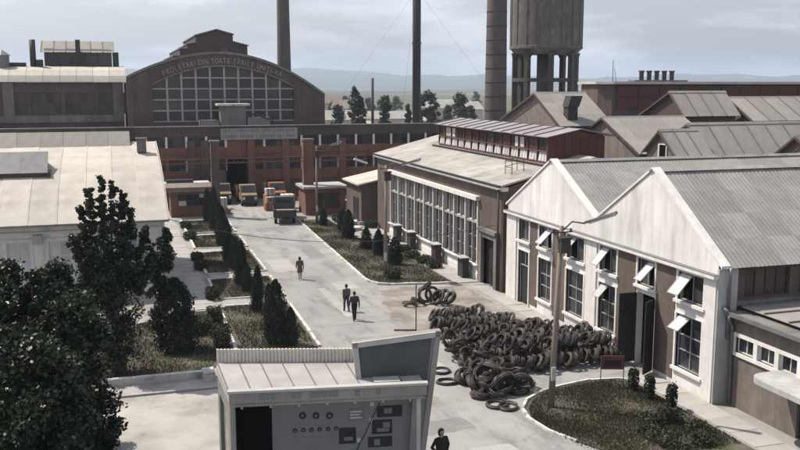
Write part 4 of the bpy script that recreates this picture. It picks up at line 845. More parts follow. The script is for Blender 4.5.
def water_tower():
    c = ony(545.5, 60, 130); X, Y = c.x, 130
    t = thing('water_tower', 'huge round concrete water tower on tall columns with stained streaked tank', 'water tower', (X, Y, 0)); Rr = 5.55
    n = 36; b = MB(); b.lathe([(Rr - .75, 18.75), (Rr, 19.55), (Rr, 33), (Rr - .3, 33.4), (.5, 35)], (X, Y, 0), n); smooth_angle(b.build('tank', 'tower', t), 30)
    for i in range(18):
        a = 2 * math.pi * (i + .5) / 18; M = T(X, Y, 0) @ Matrix.Rotation(a, 4, 'Z')
        if i == 0: rbm = MB().box(Rr - .05, Rr + .1, -.16, .16, 19.6, 33).mesh('tank_rib', 'tower')
        piece('tank_rib', rbm, M, t)
    MB().lathe([(Rr, 19.5), (Rr + .14, 19.55), (Rr + .14, 19.95), (Rr, 20)], (X, Y, 0), n, caps=False).build('ring_band', 'tower', t)
    rc = Rr - .75
    for i in range(8):
        a = 2 * math.pi * (i + .25) / 8 + .3; M = T(X + rc * math.cos(a), Y + rc * math.sin(a), 0) @ Matrix.Rotation(a, 4, 'Z')
        if i == 0:
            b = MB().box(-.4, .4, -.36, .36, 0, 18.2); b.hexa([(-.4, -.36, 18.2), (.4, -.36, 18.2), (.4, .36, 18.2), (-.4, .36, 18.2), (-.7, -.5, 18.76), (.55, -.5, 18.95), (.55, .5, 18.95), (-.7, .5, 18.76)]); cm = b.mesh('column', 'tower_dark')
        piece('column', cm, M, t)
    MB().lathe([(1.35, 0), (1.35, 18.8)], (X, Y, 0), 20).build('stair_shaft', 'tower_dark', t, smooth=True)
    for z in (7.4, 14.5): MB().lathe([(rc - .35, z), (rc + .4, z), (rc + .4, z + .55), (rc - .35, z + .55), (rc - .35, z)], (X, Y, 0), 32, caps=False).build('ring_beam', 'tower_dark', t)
    b = MB(); lx, ly = X + 2.55, Y - rc - .2
    for s in (-.45, .45): b.tube([(lx + s, ly, 0), (lx + s, ly, 19)], .05, 5)
    for i in range(60): b.tube([(lx - .45, ly, .3 + i * .31), (lx + .45, ly, .3 + i * .31)], .03, 4)
    b.build('ladder', 'steel_grey', t)
water_tower()
# small houses and trees beyond the works
def far_house(px, pyb, Y, wd, dp, h, rh, k, label):
    c = ony(px, pyb, Y); t = thing('house', label, 'house', (c.x, Y, 0), 'houses beyond the works')
    MB().box(c.x - wd / 2, c.x + wd / 2, Y, Y + dp, 0, h).build('wall', 'house_wall', t)
    MB().prism([(c.x - wd / 2 - .4, Y - .4, h), (c.x - wd / 2 - .4, Y + dp + .4, h), (c.x - wd / 2 - .4, Y + dp / 2, h + rh)], (wd + .8, 0, 0)).build('roof', 'house_roof' if k else 'concrete', t)
    F = Face((c.x, Y, 0), (1, 0, 0), (0, -1, 0))
    for i in range(3): fpiece('window', F, -wd / 3 + i * wd / 3 - .5, -wd / 3 + i * wd / 3 + .5, 1, 2.3, .003, .06, 'glass', t)
for i, (px, Y, wd, h, rh, k, lb) in enumerate([(338, 230, 14, 5, 2.4, 0, 'pale low house with grey roof just right of the arched hall'), (352, 300, 10, 6, 3, 1, 'cream house with red roof partly behind the first poplar'), (398, 260, 16, 4, 2.2, 0, 'long low pale house left of the guyed stack'),
        (446, 300, 14, 6, 3, 0, 'pale house between the loose tree and the far bushy tree'), (470, 280, 9, 6, 2.6, 0, 'small pale house beside the banded chimney'), (325, 340, 12, 7, 3, 1, 'red-roofed cream house farthest beyond the arched hall'), (600, 420, 20, 6, 3, 0, 'lone far grey-roofed house seen past the water tower')]):
    far_house(px, 110, Y, wd, 9, h, rh, k, lb)
b = MB(); p0 = ony(325, 115, 200); p1 = ony(500, 115, 200); b.box(p0.x, p1.x, 200, 200.4, 0, 6.2 - 4.2)
tag(b.build('boundary_wall', 'stucco_brown'), 'long low brown boundary wall beyond the office range', 'wall')
def branchy(b, base, top, r0, n, spread, seed):
    rd = random.Random(seed); base = Vector(base); top = Vector(top); b.tube([base, base.lerp(top, .35) + Vector((rd.gauss(0, .08), rd.gauss(0, .08), 0)), base.lerp(top, .7), top], [r0, r0 * .75, r0 * .45, r0 * .08], 9)
    tips = []
    for i in range(n):
        f = .22 + .7 * i / n; p = base.lerp(top, f); a = i * 2.4 + rd.uniform(-.4, .4); L = spread * (1.15 - f * .8) * rd.uniform(.7, 1.1); up = L * rd.uniform(.5, 1.0)
        q = p + Vector((math.cos(a) * L, math.sin(a) * L, up)); m_ = p.lerp(q, .5) + Vector((0, 0, -.1 * L)); b.tube([p, m_, q], [r0 * .35 * (1.1 - f), r0 * .2 * (1.1 - f), .012], 6); tips.append(q)
        for s in range(3):
            p2 = m_.lerp(q, rd.uniform(.1, .9)); q2 = p2 + Vector((rd.gauss(0, .5), rd.gauss(0, .5), rd.uniform(.1, .7))) * L * .5; b.tube([p2, q2], [r0 * .1, .008], 5); tips.append(q2)
    return tips
def crown_points(clumps, n, rad, seed):
    r = np.random.default_rng(seed); C = np.array([[*c[:3]] for c in clumps]); S = np.array([c[3] for c in clumps]); k = r.integers(0, len(C), n)
    d = r.normal(size=(n, 3)); d /= np.linalg.norm(d, axis=1)[:, None]; rr = r.uniform(.35, 1, n) ** .6; rr *= (1 + .25 * r.normal(size=n)).clip(.3, 1.5)
    return C[k] + d * (S[k] * rr)[:, None] * np.array([1, 1, .85])
def far_tree(px, pyb, pyt, Y, wd, label, seed):
    p = ony(px, pyb, Y); tp = ony(px, pyt, Y); h = tp.z; t = thing('tree', label, 'tree', (p.x, Y, 0), 'trees beyond the works')
    b = MB(); branchy(b, (p.x, Y, 0), (p.x, Y, h * .95), .25, 8, wd * .4, seed); b.build('trunk', 'bark', t)
    rd = random.Random(seed); cl = []
    for i in range(46):
        f = rd.uniform(.18, 1); a = rd.uniform(0, 6.28); rr = wd / 2 * math.sin(min(1, (1.12 - f) * 1.25) * 1.45) * rd.uniform(.2, 1); cl.append((p.x + rr * math.cos(a), Y + rr * math.sin(a), h * f - .3, wd * .14 * rd.uniform(.7, 1.3)))
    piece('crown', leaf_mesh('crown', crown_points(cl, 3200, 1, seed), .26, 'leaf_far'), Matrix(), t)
for i, (px, pb, ptp, Y, wd, lb) in enumerate([(355, 112, 87, 190, 4.2, 'tall dark poplar just past the arched hall'), (385, 112, 91, 195, 4.0, 'dark poplar between the thin stacks'), (361, 112, 96, 190, 3, 'smaller poplar close beside the tall poplar'), (430, 112, 91, 190, 5.6, 'broad loose tree right of the guyed stack'), (421, 115, 93, 190, 3.6, 'narrow tree half hidden by the guyed stack'), (460, 113, 94, 200, 5.6, 'bushy round tree beside the banded chimney'), (408, 117, 104, 185, 2.2, 'small young tree left of the guyed stack'), (470, 115, 105, 210, 4, 'low bush tree at the foot of the banded chimney'), (338, 118, 106, 210, 5, 'low tree beside the pale far house'), (448, 115, 106, 230, 5, 'low far tree left of the bushy round tree')]):
    far_tree(px, pb, ptp, Y, wd, lb, 100 + i)
for i in range(11):
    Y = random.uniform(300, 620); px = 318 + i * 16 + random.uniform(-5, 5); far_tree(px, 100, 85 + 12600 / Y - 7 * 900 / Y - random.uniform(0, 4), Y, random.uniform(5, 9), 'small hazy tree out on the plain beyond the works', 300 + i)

# ================================================================== TREES AND PLANTS NEAR BY
def leafy(name, label, base, h, clumps, n, size, leafm, r0, spread, seed, nb=14, grp=None):
    t = thing(name, label, 'tree', base, grp); b = MB(); branchy(b, base, (base[0] + .1, base[1], h * .93), r0, nb, spread, seed); b.build('trunk', 'bark', t, smooth=True)
    piece('crown', leaf_mesh('crown', crown_points(clumps, n, 1, seed), size, leafm), Matrix(), t); return t
rd = random.Random(5); cl = []
tb = (-.35, 44.6, 0)
def blob(cx, cy, z0, z1, r, n, sz, rd):
    return [(cx + rd.gauss(0, r * .5), cy + rd.gauss(0, r * .5), rd.uniform(z0, z1), sz * rd.uniform(.6, 1.25)) for _ in range(n)]
cl = blob(-.35, 44.6, .6, 5.4, .95, 190, .38, rd)
for tx, tz in ((-1.65, 8.3), (-1.2, 9.15), (-.62, 9.55), (-.1, 9.35), (.3, 8.9), (.7, 8.0), (1.35, 7.2), (-2.0, 6.9), (1.6, 6.0)):
    for k in range(60):
        f = rd.random() ** .8; cl.append((-.3 + (tx * .55 + .16) * (1 - f) + (tx + .3) * f + rd.gauss(0, .15 - .07 * f), 44.6 + rd.gauss(0, .35) * (1 - f * .6), 4.0 + (tz - 4.0) * f + rd.gauss(0, .12), (.26 * (1 - f) + .11 * f) * rd.uniform(.5, 1.5)))
leafy('poplar_tree', 'tall upright dark-leaved tree reaching above the depot eaves', tb, 9.2, cl, 52000, .072, 'leaf_tall', .17, 1.5, 11, 18)
cl = blob(2.0, 47.8, 1.4, 5.6, .45, 20, .36, rd) + blob(2.25, 47.6, 4.8, 6.6, .25, 8, .26, rd)
leafy('tree', 'slim small-leaved tree between the tall tree and the garden conifer', (2.0, 47.8, 0), 6.5, cl, 13000, .075, 'leaf_tall', .09, .8, 12, 10)
near = [((-3.2, 35.2), 7.6, 2.0, 'broad dense dark tree in front of the depot wall', 21), ((-5.6, 33.0), 7.0, 2.3, 'dark leafy tree outermost of the clump by the depot', 22), ((-2.1, 33.4), 6.3, 1.7, 'dark leafy tree on the forecourt side of the clump', 23), ((-3.4, 30.6), 5.9, 2.0, 'low spreading dark tree lowest in the clump', 24), ((-7.2, 37), 7.6, 2.2, 'tall dark tree at the back of the clump', 25), ((-2.9, 29.4), 4.3, 1.4, 'bushy dark young tree at the forecourt edge', 26)]
for (x, y), h, r, lb, sd in near:
    rd = random.Random(sd); cl = []
    for i in range(105):
        f = rd.uniform(.06, 1); rr = r * math.sqrt(max(.05, 1 - ((f - .45) / .62) ** 2)) * rd.uniform(.35, 1.08); a = rd.uniform(0, 6.28); cl.append((x + rr * math.cos(a), y + rr * math.sin(a), h * f, rd.uniform(.32, .62)))
    leafy('tree', lb, (x, y, 0), h, cl, 52000 if h > 5 else 26000, .088, 'leaf', .16, r * .8, sd, 14)
# columnar conifers: a few built, the rest copied and turned
def conifer_proto(seed, fat=1.0):
    r = np.random.default_rng(seed); n = 7000; f = r.uniform(0, 1, n) ** .85; a = r.uniform(0, 6.283, n)
    prof = fat * .30 * np.sin(np.clip((1.02 - f), 0, 1) ** .72 * 1.9) * (.80 + .16 * np.sin(a * 3 + seed) * np.sin(f * 11 + a * 2) + .13 * np.sin(a * 5 + f * 23 + seed * 2) + .08 * np.sin(a * 9 - f * 37)) * (1 + .16 * r.normal(size=n))
    keep = np.sin(a * 4 + f * 29 + seed) + .6 * r.normal(size=n) > -.9; f = np.where(keep, f, f * .5); rr = prof * r.uniform(.5, 1, n) ** .5; C = np.stack([rr * np.cos(a), rr * np.sin(a), .03 + f * .97], 1)
    out = np.stack([np.cos(a) * .6, np.sin(a) * .6, np.full(n, 2.2)], 1)
    return leaf_mesh('foliage', C, .028, 'conifer', outward=out * .8, aspect=.4)
CF = [conifer_proto(s, ft) for s, ft in ((1, .95), (2, .85), (3, 1.15))]; CT = MB().tube([(0, 0, -.01), (0, 0, .35), (0, 0, .9)], [.045, .04, .008], 7).mesh('trunk', 'bark')
def conifer(x, y, h, wf, k, label, grp):
    t = thing('conifer', label, 'conifer', (x, y, .03), grp); M = T(x, y, .03) @ Matrix.Rotation(random.uniform(0, 6), 4, 'Z') @ Matrix.Rotation(R(random.gauss(0, 1.2)), 4, 'X') @ Matrix.Diagonal((h * wf, h * wf, h, 1))
    piece('trunk', CT, M, t); piece('foliage', CF[k], M, t)
gl, gr = 'conifers lining the left of the road', 'conifers in the bed by the long hall'
conifer(2.75, 47.8, 3.9, .92, 2, 'big broad dark conifer alone between the footpath and the depot trees', None)
for x, y, h, wf, k, lb in [(7.95, 47.4, 3.7, .84, 2, 'broad tall conifer nearest the display kiosk in the left row'), (8.75, 46.9, 2.2, .95, 0, 'small conifer tucked against the broad tall one by the kiosk'), (8.1, 54.9, 3.0, .82, 1, 'slim conifer second in the left row from the kiosk'), (8.5, 52.6, 2.3, .9, 0, 'short conifer between the broad tall and the slim one'), (8.2, 62.8, 3.3, .9, 0, 'conifer standing alone in the second bed from the kiosk'),
        (8.35, 71.4, 3.2, .85, 1, 'conifer at the near end of the third bed'), (8.6, 73.9, 3.3, .8, 1, 'conifer at the far end of the third bed'), (8.9, 80.4, 3.5, .85, 0, 'conifer in the middle of the fourth bed'), (9.0, 83.4, 3.4, .8, 1, 'conifer at the far end of the fourth bed'), (9.3, 90.6, 4.1, .8, 1, 'tall dark conifer in the bed in front of the gatehouse'), (9.0, 93.6, 3.6, .8, 0, 'conifer closest to the gatehouse corner'), (8.5, 68.6, 2.6, .95, 0, 'short conifer just past the second crossing path'), (8.75, 79.0, 2.9, .9, 2, 'bushy conifer at the near end of the fourth bed'), (9.1, 88.0, 3.5, .85, 0, 'conifer just past the last crossing path'), (8.3, 60.4, 2.0, .95, 2, 'squat conifer just past the first crossing path')]: conifer(x, y, h * .96, wf * .7, k, lb, gl)
for x, y, h, wf, k, lb in [(20.7, 66.4, 2.3, 1.0, 2, 'roundish conifer nearest the lamp post in the right bed'), (20.6, 70.6, 2.3, .95, 0, 'conifer second from the lamp post in the right bed'), (20.4, 73.6, 2.0, 1.0, 2, 'small conifer third from the lamp post in the right bed'), (20.3, 79.5, 2.8, .95, 0, 'tallest conifer of the right bed'), (20.9, 84.0, 2.2, 1, 2, 'conifer near the squat brick store'), (19.8, 87.6, 1.9, 1, 0, 'low conifer last before the squat brick store')]: conifer(x, y, h * .95, wf * .85, k, lb, gr)
def bush(x, y, w_, h, label, boxy=False, grp='low shrubs in the garden beds', n=1500, seed=0, m='hedge', nm='shrub'):
    r = np.random.default_rng(seed); d = r.uniform(-1, 1, (n, 3))
    if not boxy: d /= np.maximum(1, np.linalg.norm(d, axis=1))[:, None] * r.uniform(.9, 1.1, n)[:, None]
    C = np.array([x, y, h / 2 + .03]) + d * np.array([w_ / 2, w_ / 2, h / 2]) * (1 + .08 * r.normal(size=(n, 1)))
    t = thing(nm, label, 'shrub', (x, y, .03), grp); piece('foliage', leaf_mesh('foliage', C, .06, m), Matrix(), t)
    MB().tube([(x, y, 0), (x, y, h * .5)], [.04, .02], 6).tube([(x, y, .05), (x + w_ * .2, y, h * .6)], [.025, .01], 5).build('stem', 'bark', t)
for i, (px, py, w_, h, bx_, lb) in enumerate([(203, 334, 1.0, .95, True, 'clipped box shrub beside the footpath near the big broad conifer'), (215, 322, .9, .9, True, 'clipped box shrub across from the second left bed kerb'), (222, 347, 1.1, 1.3, False, 'loose light green shrub closest to the display kiosk'), (212, 300, .9, .9, False, 'rounded shrub at the corner of the first crossing path'), (201, 270, 1.1, .8, False, 'rounded shrub at the corner of the second crossing path'), (197, 261, 1.0, .7, False, 'rounded shrub by the footpath in the third bed'), (190, 240, 1.3, .8, False, 'grey-green shrub by the footpath in the fourth bed'), (186, 229, 1.2, .8, False, 'grey-green shrub near the gatehouse end of the footpath')]):
    p = gz(px, py); bush(p.x, p.y, w_, h, lb, bx_, seed=i)
for i, (px, py, w_, h, lb) in enumerate([(393, 279, 1.1, .7, 'flat shrub at the foot of the lamp post in the right bed'), (412, 258, 1.3, .6, 'low hedge clump along the hall pavement farthest from the portal'), (424, 263, 1.3, .6, 'low hedge clump in the middle along the hall pavement'), (434, 268, 1.2, .6, 'low hedge clump along the hall pavement closest to the portal'), (371, 228, 1.4, .8, 'wide shrub beside the pale concrete slabs'), (338, 222, 1.3, 1.0, 'rounded shrub beside the squat brick store'), (349, 236, 1.1, .8, 'small shrub among the right bed conifers'), (383, 243, 1.2, .7, 'rounded shrub behind the right bed conifers'), (404, 252, 1.2, .6, 'low clump starting the hedge along the hall pavement'), (365, 249, .9, .5, 'tiny shrub on the road side of the right bed')]):
    p = gz(px, py); bush(p.x, p.y, w_, h, lb, seed=20 + i)
for i, (px, py, h) in enumerate([(633, 392, 1.15), (649, 400, 1.2), (671, 410, 1.2)]):
    p = gz(px, py); bush(p.x, p.y, .45, h, ['narrow dark upright shrub beside the open door leaf', 'narrow dark upright shrub in front of the brick panel', 'narrow dark upright shrub under the last workshop window'][i], grp='upright shrubs along the workshop pavement', n=900, seed=40 + i, m='conifer')
rd = random.Random(3)
for i in range(9):
    x, y = rd.uniform(19.2, 22.8), rd.uniform(28.3, 31.4); bush(x, y, rd.uniform(.7, 1.2), rd.uniform(.35, .6), 'low leafy plant in the rounded bed before the workshop', n=420, grp='low leafy plants in the rounded bed', seed=60 + i)
def in_poly(P, x, y):
    c = False; j = len(P) - 1
    for i in range(len(P)):
        if (P[i][1] > y) != (P[j][1] > y) and x < (P[j][0] - P[i][0]) * (y - P[i][1]) / (P[j][1] - P[i][1]) + P[i][0]: c = not c
        j = i
    return c
def grass(name, label, P, n, size, z=.05, thr=.42):
    xs = [p[0] for p in P]; ys = [p[1] for p in P]; C = []; r = random.Random(len(P) + n)
    while len(C) < n:
        x, y = r.uniform(min(xs), max(xs)), r.uniform(min(ys), max(ys))
        v = .5 + .28 * math.sin(x * 1.9 + math.sin(y * .8) * 2) + .28 * math.sin(y * 1.3 + x * .6)
        if not (z > .04 and x < 11 and any(a_ < y < b_ for a_, b_ in ((56.4, 58.8), (64.8, 67.2), (75.8, 78.2), (84.6, 86.6)))) and in_poly(P, x, y) and r.random() < v + .15: C.append((x, y, z + r.uniform(.0, .07)))
    o = piece(name, leaf_mesh(name, np.array(C), size, 'grass', up=1.2, aspect=.22), Matrix(), None); tag(o, label, 'grass', kind='stuff')
grass('grass', 'patchy dry grass in the rounded bed before the workshop', [(17.1, 28), (16.5, 31.7), (16.4, 33), (16.7, 34.0), (17.4, 35.0), (18.4, 35.7), (19.5, 36.1), (21.2, 36.4), (22.4, 36.3), (23.0, 35.6), (23.05, 28)], 26000, .07)
grass('grass', 'patchy dry grass in the bed along the long hall', [(18.0, 91), (17.55, 78), (17.2, 62), (17.4, 60.9), (18.4, 59.95), (22.6, 59), (22.5, 78), (21.1, 79), (21.1, 91)], 16000, .09)
grass('grass', 'patchy dry grass in the beds left of the road', [(6.1, 46.3), (9.9, 46.3), (10.4, 66), (10.7, 94), (6.6, 94), (6.2, 66)], 22000, .09, .05)
grass('grass', 'patchy grass around the depot trees and conifer', [(-1.3, 43.8), (3.8, 43.8), (5.5, 46.2), (5.7, 55.8), (3.5, 55.8), (-1.3, 52)], 12000, .08, .03)

# ================================================================== STREET FURNITURE
def lamp_post(label, base, lean, h, arm, head0, head1, wood=True):
    t = thing('lamp_post', label, 'lamp post', base); b = Vector(base); top = b + Vector((lean[0], lean[1], h))
    MB().tube([b, b.lerp(top, .5), top], [.15, .12, .09], 10).build('pole', 'wood_pole', t, smooth=True)
    p0, p1 = Vector(head0), Vector(head1); a0 = top - Vector((0, 0, .25)); m1 = a0.lerp(p0, .45) + Vector((0, 0, .28))
    MB().tube([a0, m1, p0], .035, 8).build('arm', 'lamp_metal', t, smooth=True)
    d = (p1 - p0).normalized(); s = d.cross(Vector((0, 0, 1))).normalized(); u = s.cross(d)
    P_ = [p0 - s * .07 - u * .02, p1 - s * .15 - u * .02, p1 + s * .15 - u * .02, p0 + s * .07 - u * .02, p0 - s * .05 + u * .09, p1 - s * .09 + u * .1, p1 + s * .09 + u * .1, p0 + s * .05 + u * .09]
    hd = MB().hexa(P_).build('lamp_head', 'lamp_metal', t)
    MB().hexa([p0.lerp(p1, .12) - s * .06 - u * .08, p0.lerp(p1, .95) - s * .11 - u * .08, p0.lerp(p1, .95) + s * .11 - u * .08, p0.lerp(p1, .12) + s * .06 - u * .08, p0.lerp(p1, .12) - s * .06 - u * .021, p0.lerp(p1, .95) - s * .11 - u * .021, p0.lerp(p1, .95) + s * .11 - u * .021, p0.lerp(p1, .12) + s * .06 - u * .021]).build('lamp_glass', 'lamp_glass', hd)
    z = h - .75; c = b.lerp(top, z / h); q = MB(); q.box(c.x - .22, c.x + .22, c.y - .5, c.y - .17, c.z - .35, c.z + .25).box(c.x - .27, c.x + .27, c.y - .55, c.y - .12, c.z + .25, c.z + .33); q.build('junction_box', 'steel_dark', t)
    q = MB().tube([c + Vector((-.5, -.1, .5)), c + Vector((.5, -.1, .5))], .03, 6)
    for s_ in (-.42, .42): q.lathe([(.035, 0), (.05, .06), (.03, .14)], (c.x + s_, c.y - .1, c.z + .52), 8)
    q.build('crossarm', 'steel_dark', t)
    MB().box(b.x - .1, b.x + .1, b.y - .19, b.y - .13, 1.3, 1.9).build('notice_plate', 'paper', t)
    return t
lamp_post('weathered pole lamp standing in the rounded bed by the wire coils', (17.77, 33.99, .05), (.33, .1), 8.0, 0, ony(585, 223.5, 33.6), ony(617, 213.5, 32.6))
lamp_post('weathered pole lamp in the bed beside the long brick hall', (18.6, 62, .05), (.1, 0), 8.25, 0, ony(399, 165.5, 61.5), ony(421, 159.5, 60.8))
p = gz(317, 224); lamp_post('weathered pole lamp near the squat brick store by the gate', (p.x, p.y, .02), (.05, 0), 7.9, 0, ony(329, 145.5, p.y), ony(342, 141.5, p.y))
t = thing('wall_lamp', 'long-armed lamp fixed to the far corner of the long brick hall', 'lamp', (24.4, 85, 6.4)); p0, p1 = ony(378, 167, 85), ony(354, 159, 84.5)
MB().tube([p0, p0.lerp(p1, .5)], .05, 6).build('arm', 'lamp_metal', t); q = p0.lerp(p1, .45); MB().tube([q, p1], .1, 8).build('lamp_head', 'lamp_glass', t)
b = MB(); pa, pb = Vector((3.2, 69, 4.2)), Vector((24.6, 55.6, 4.6)); b.tube([pa.lerp(pb, i / 16) - Vector((0, 0, 1.5 * (1 - (2 * i / 16 - 1) ** 2))) for i in range(17)], .022, 5)
tag(b.build('overhead_cable', 'cable'), 'thin dark cable sagging across the road between depot and hall', 'cable')
# rusty low sign frame on the bed
t = thing('sign_frame', 'low rusty panel on two thin legs at the edge of the rounded bed', 'sign', (21.7, 35.5, .05)); a, c = Vector((21.2, 35.7, .05)), Vector((22.2, 35.35, .05))
for q in (a, c): MB().tube([q, q + Vector((0, 0, 1.5))], .025, 6).build('leg', 'steel_rust', t)
d = (c - a).normalized(); FF = Face(a, d, (d.y, -d.x, 0)); MB().fbox(FF, .03, 1.03, .85, 1.5, -.02, .02).build('panel', 'steel_rust', t); MB().fbox(FF, .15, .92, .98, 1.3, .022, .03).build('plate', 'door_dark', t)
# low white wall end by the forecourt
t = thing('low_wall', 'low whitewashed concrete wall with square end block by the forecourt', 'wall', (3, 42.9, 0))
MB().box(-1.4, 3.6, 42.75, 43.05, 0, .34).build('wall', 'kerb_white', t); MB().box(3.6, 4.15, 42.1, 43.1, 0, .42).build('end_block', 'kerb_white', t)
MB().box(-1.4, 4.3, 41.0, 41.15, 0, .1).build('edging', 'concrete', t)
# pale concrete slabs stacked near the hall's far end
for i, (px, py) in enumerate(((352, 219), (354, 224), (352, 230), (366, 224))):
    p = gz(px, py); t = MB().box(p.x - .9, p.x + .9, p.y - .6, p.y + .6, .052, .3 + .05 * (i % 2)).build('concrete_slab', 'kerb_white'); tag(t, ['pale concrete slab lying farthest along the right bed', 'pale concrete slab lying second along the right bed', 'pale concrete slab lying nearest the lamp post', 'pale concrete slab lying against the hall pavement'][i], 'slab', 'concrete slabs by the hall')
t = thing('bar', 'thin dark iron bar lying on the road behind the kiosk pylon', 'bar'); MB().tube([gz(394, 330, .05), gz(416, 330, .05)], .05, 6).build('rod', 'steel_rust', t)
t = thing('marker_post', 'thin dark post rising behind the kiosk pylon', 'post', gz(416, 338)); q = gz(416, 338); MB().tube([q, q + Vector((0, 0, 3.1))], .035, 6).build('rod', 'steel_rust', t)

# ================================================================== DISPLAY KIOSK
def kiosk():
    FL, FR, BL, BR = Vector((3.29, 28.93, 0)), Vector((9.79, 27.82, 0)), Vector((3.24, 32.13, 0)), Vector((9.95, 30.18, 0))
    u = (FR - FL).normalized(); n = Vector((u.y, -u.x, 0)); F = Face(FL, u, n); L = (FR - FL).length
    t = thing('display_kiosk', 'grey display kiosk with panelled roof and dark slanted pylon', 'kiosk', (6.5, 29.5, 0)); up = lambda v, z: Vector((v.x, v.y, z))
    # roof deck of separate sheets between front fascia and back parapet
    N_ = 9
    for i in range(N_):
        a, b_ = FL.lerp(FR, i / N_), FL.lerp(FR, (i + 1) / N_); c, d = BL.lerp(BR, (i + 1) / N_), BL.lerp(BR, i / N_); g = (b_ - a) * .006
        k = [up(a + g, 3.86), up(b_ - g, 3.86), up(c - g, 3.98), up(d + g, 3.98)]
        s = MB().hexa(k + [v + Vector((0, 0, .05)) for v in k]).build('roof_panel', 'kiosk_roof', t)
        k2 = [up(a - u * .018, 3.9), up(a + u * .018, 3.9), up(d + u * .018, 4.02), up(d - u * .018, 4.02)]
        MB().hexa(k2 + [v + Vector((0, 0, .035)) for v in k2]).build('seam', 'seam', s)
    k = [up(FL + u * .02 - n * .2, 3.5), up(FR - n * .2, 3.5), up(BR, 3.6), up(BL + u * .02, 3.6)]; MB().hexa(k + [v + Vector((0, 0, .34)) for v in k]).build('roof_deck', 'kiosk_paint', t)
    MB().fbox(F, -.06, L + .06, 3.92, 4.0, -.16, .1).build('fascia_trim', 'kiosk_light', t)
    fa = MB().fbox(F, -.02, L + .02, 3.56, 3.918, -.12, .03).build('fascia', 'kiosk_paint', t)
    b = MB(); x = .95
    while x < 4.9:                                                     # worn dark lettering band on the fascia
        w_ = random.choice((.12, .16, .2, .34)); 
        if random.random() < .8: b.fbox(F, x, x + w_, 3.65, 3.84, .031, .04)
        x += w_ + random.choice((.04, .06, .16))
    b.build('worn_lettering', 'ink_soft', fa)['kind'] = 'stuff'
    b = MB()
    for i in range(92): b.fbox(F, .1 + i * .0695, .1 + i * .0695 + .036, 3.49, 3.545, -.06, .0)
    b.build('dentil_strip', 'kiosk_light', t); MB().fbox(F, .05, L - .05, 3.42, 3.485, -.12, -.01).build('soffit_rail', 'kiosk_paint', t)
    for i in range(7): MB().fbox(F, .35 + i * .95, .42 + i * .95, 3.28, 3.42, -.3, -.18).build('spot_lamp', 'kiosk_light', t)
    # side wall, posts, back
    S = Face(FL, (BL - FL), (-1, 0, 0)); LS = (BL - FL).length
    MB().fwall(S, .0, LS, 0, 3.56, [(.45, LS - .5, .4, 3.0)], -.14, .0).build('side_wall', 'kiosk_paint', t); fpiece('side_pane', S, .45, LS - .5, .4, 3.0, -.09, -.07, 'glass', t)
    MB().fbox(S, -.0, LS, 3.562, 3.9, -.1, .02).build('side_fascia', 'kiosk_light', t)
    MB().fbox(F, .0, .16, 0, 3.42, -.3, -.14).build('post', 'kiosk_light', t); MB().fbox(F, L - .3, L - .16, 0, 3.42, -.3, -.14).build('post', 'kiosk_light', t)
    Bk = Face(BL, (BR - BL), (0, 1, 0)); LB = (BR - BL).length; MB().fbox(Bk, .0, LB, 0, 3.56, -.15, -.02).build('back_wall', 'kiosk_paint', t)
    b = MB(); nr = 46
    for i in range(nr): b.fbox(Bk, LB * .86 * i / nr, LB * .86 * (i + .62) / nr, 3.9, 4.52, -.05, .05); 
    for i in range(nr): b.fbox(Bk, LB * .86 * (i + .62) / nr, LB * .86 * (i + 1) / nr, 3.9, 4.5, -.01, .01)
    b.build('ribbed_parapet', 'cream_rib', t)
    # display board
    dd = -1.1; x0 = F.px(272, 420, dd)[0]
    bd = MB().fbox(F, x0, L - .32, .3, 3.42, dd - .08, dd).build('display_board', 'display_board', t); MB().fbox(F, .17, x0, .3, 3.42, dd - .1, dd - .02).build('black_curtain', 'dark_void', t)
    def rect(px0, px1, py0, py1, m, d0, d1, nm='photo_panel'):
        a0, z1 = F.px(px0, py0, dd); a1, z0 = F.px(px1, py1, dd); return MB().fbox(F, a0, a1, z0, z1, dd + d0, dd + d1).build(nm, m, bd)
    for r_ in ((377, 402, 406, 416), (372, 392, 420, 433), (368, 392, 437, 446), (339, 356, 428, 443)): rect(*r_, 'ink', .003, .02)
    for r_ in ((384, 392, 408, 413), (377, 389, 428, 431), (374, 380, 439, 445), (344, 353, 437, 440), (383, 390, 422, 427)): rect(*r_, 'ink_soft', .021, .026, 'photo_shape')
    rect(348, 364, 409, 421, 'ink_soft', .003, .015, 'chart')
    for r_ in ((350, 362, 411, 412), (350, 360, 414, 415), (350, 362, 417, 418)): rect(*r_, 'paper', .016, .02, 'chart_line')
    for r_ in ((370, 374, 402, 406), (369, 373, 418, 422), (357, 361, 438, 442)): rect(*r_, 'paper', .003, .012, 'number_tag')
    for r_ in ((297, 307, 424, 425), (312, 322, 424, 425), (325, 333, 424, 425), (316, 326, 425.5, 426.2), (293, 299, 436, 437), (301, 307, 436, 437), (309, 315, 436, 437), (318, 323, 436, 437), (326, 331, 436, 437), (333, 338, 435, 436)): rect(*r_, 'ink_soft', .003, .008, 'caption')
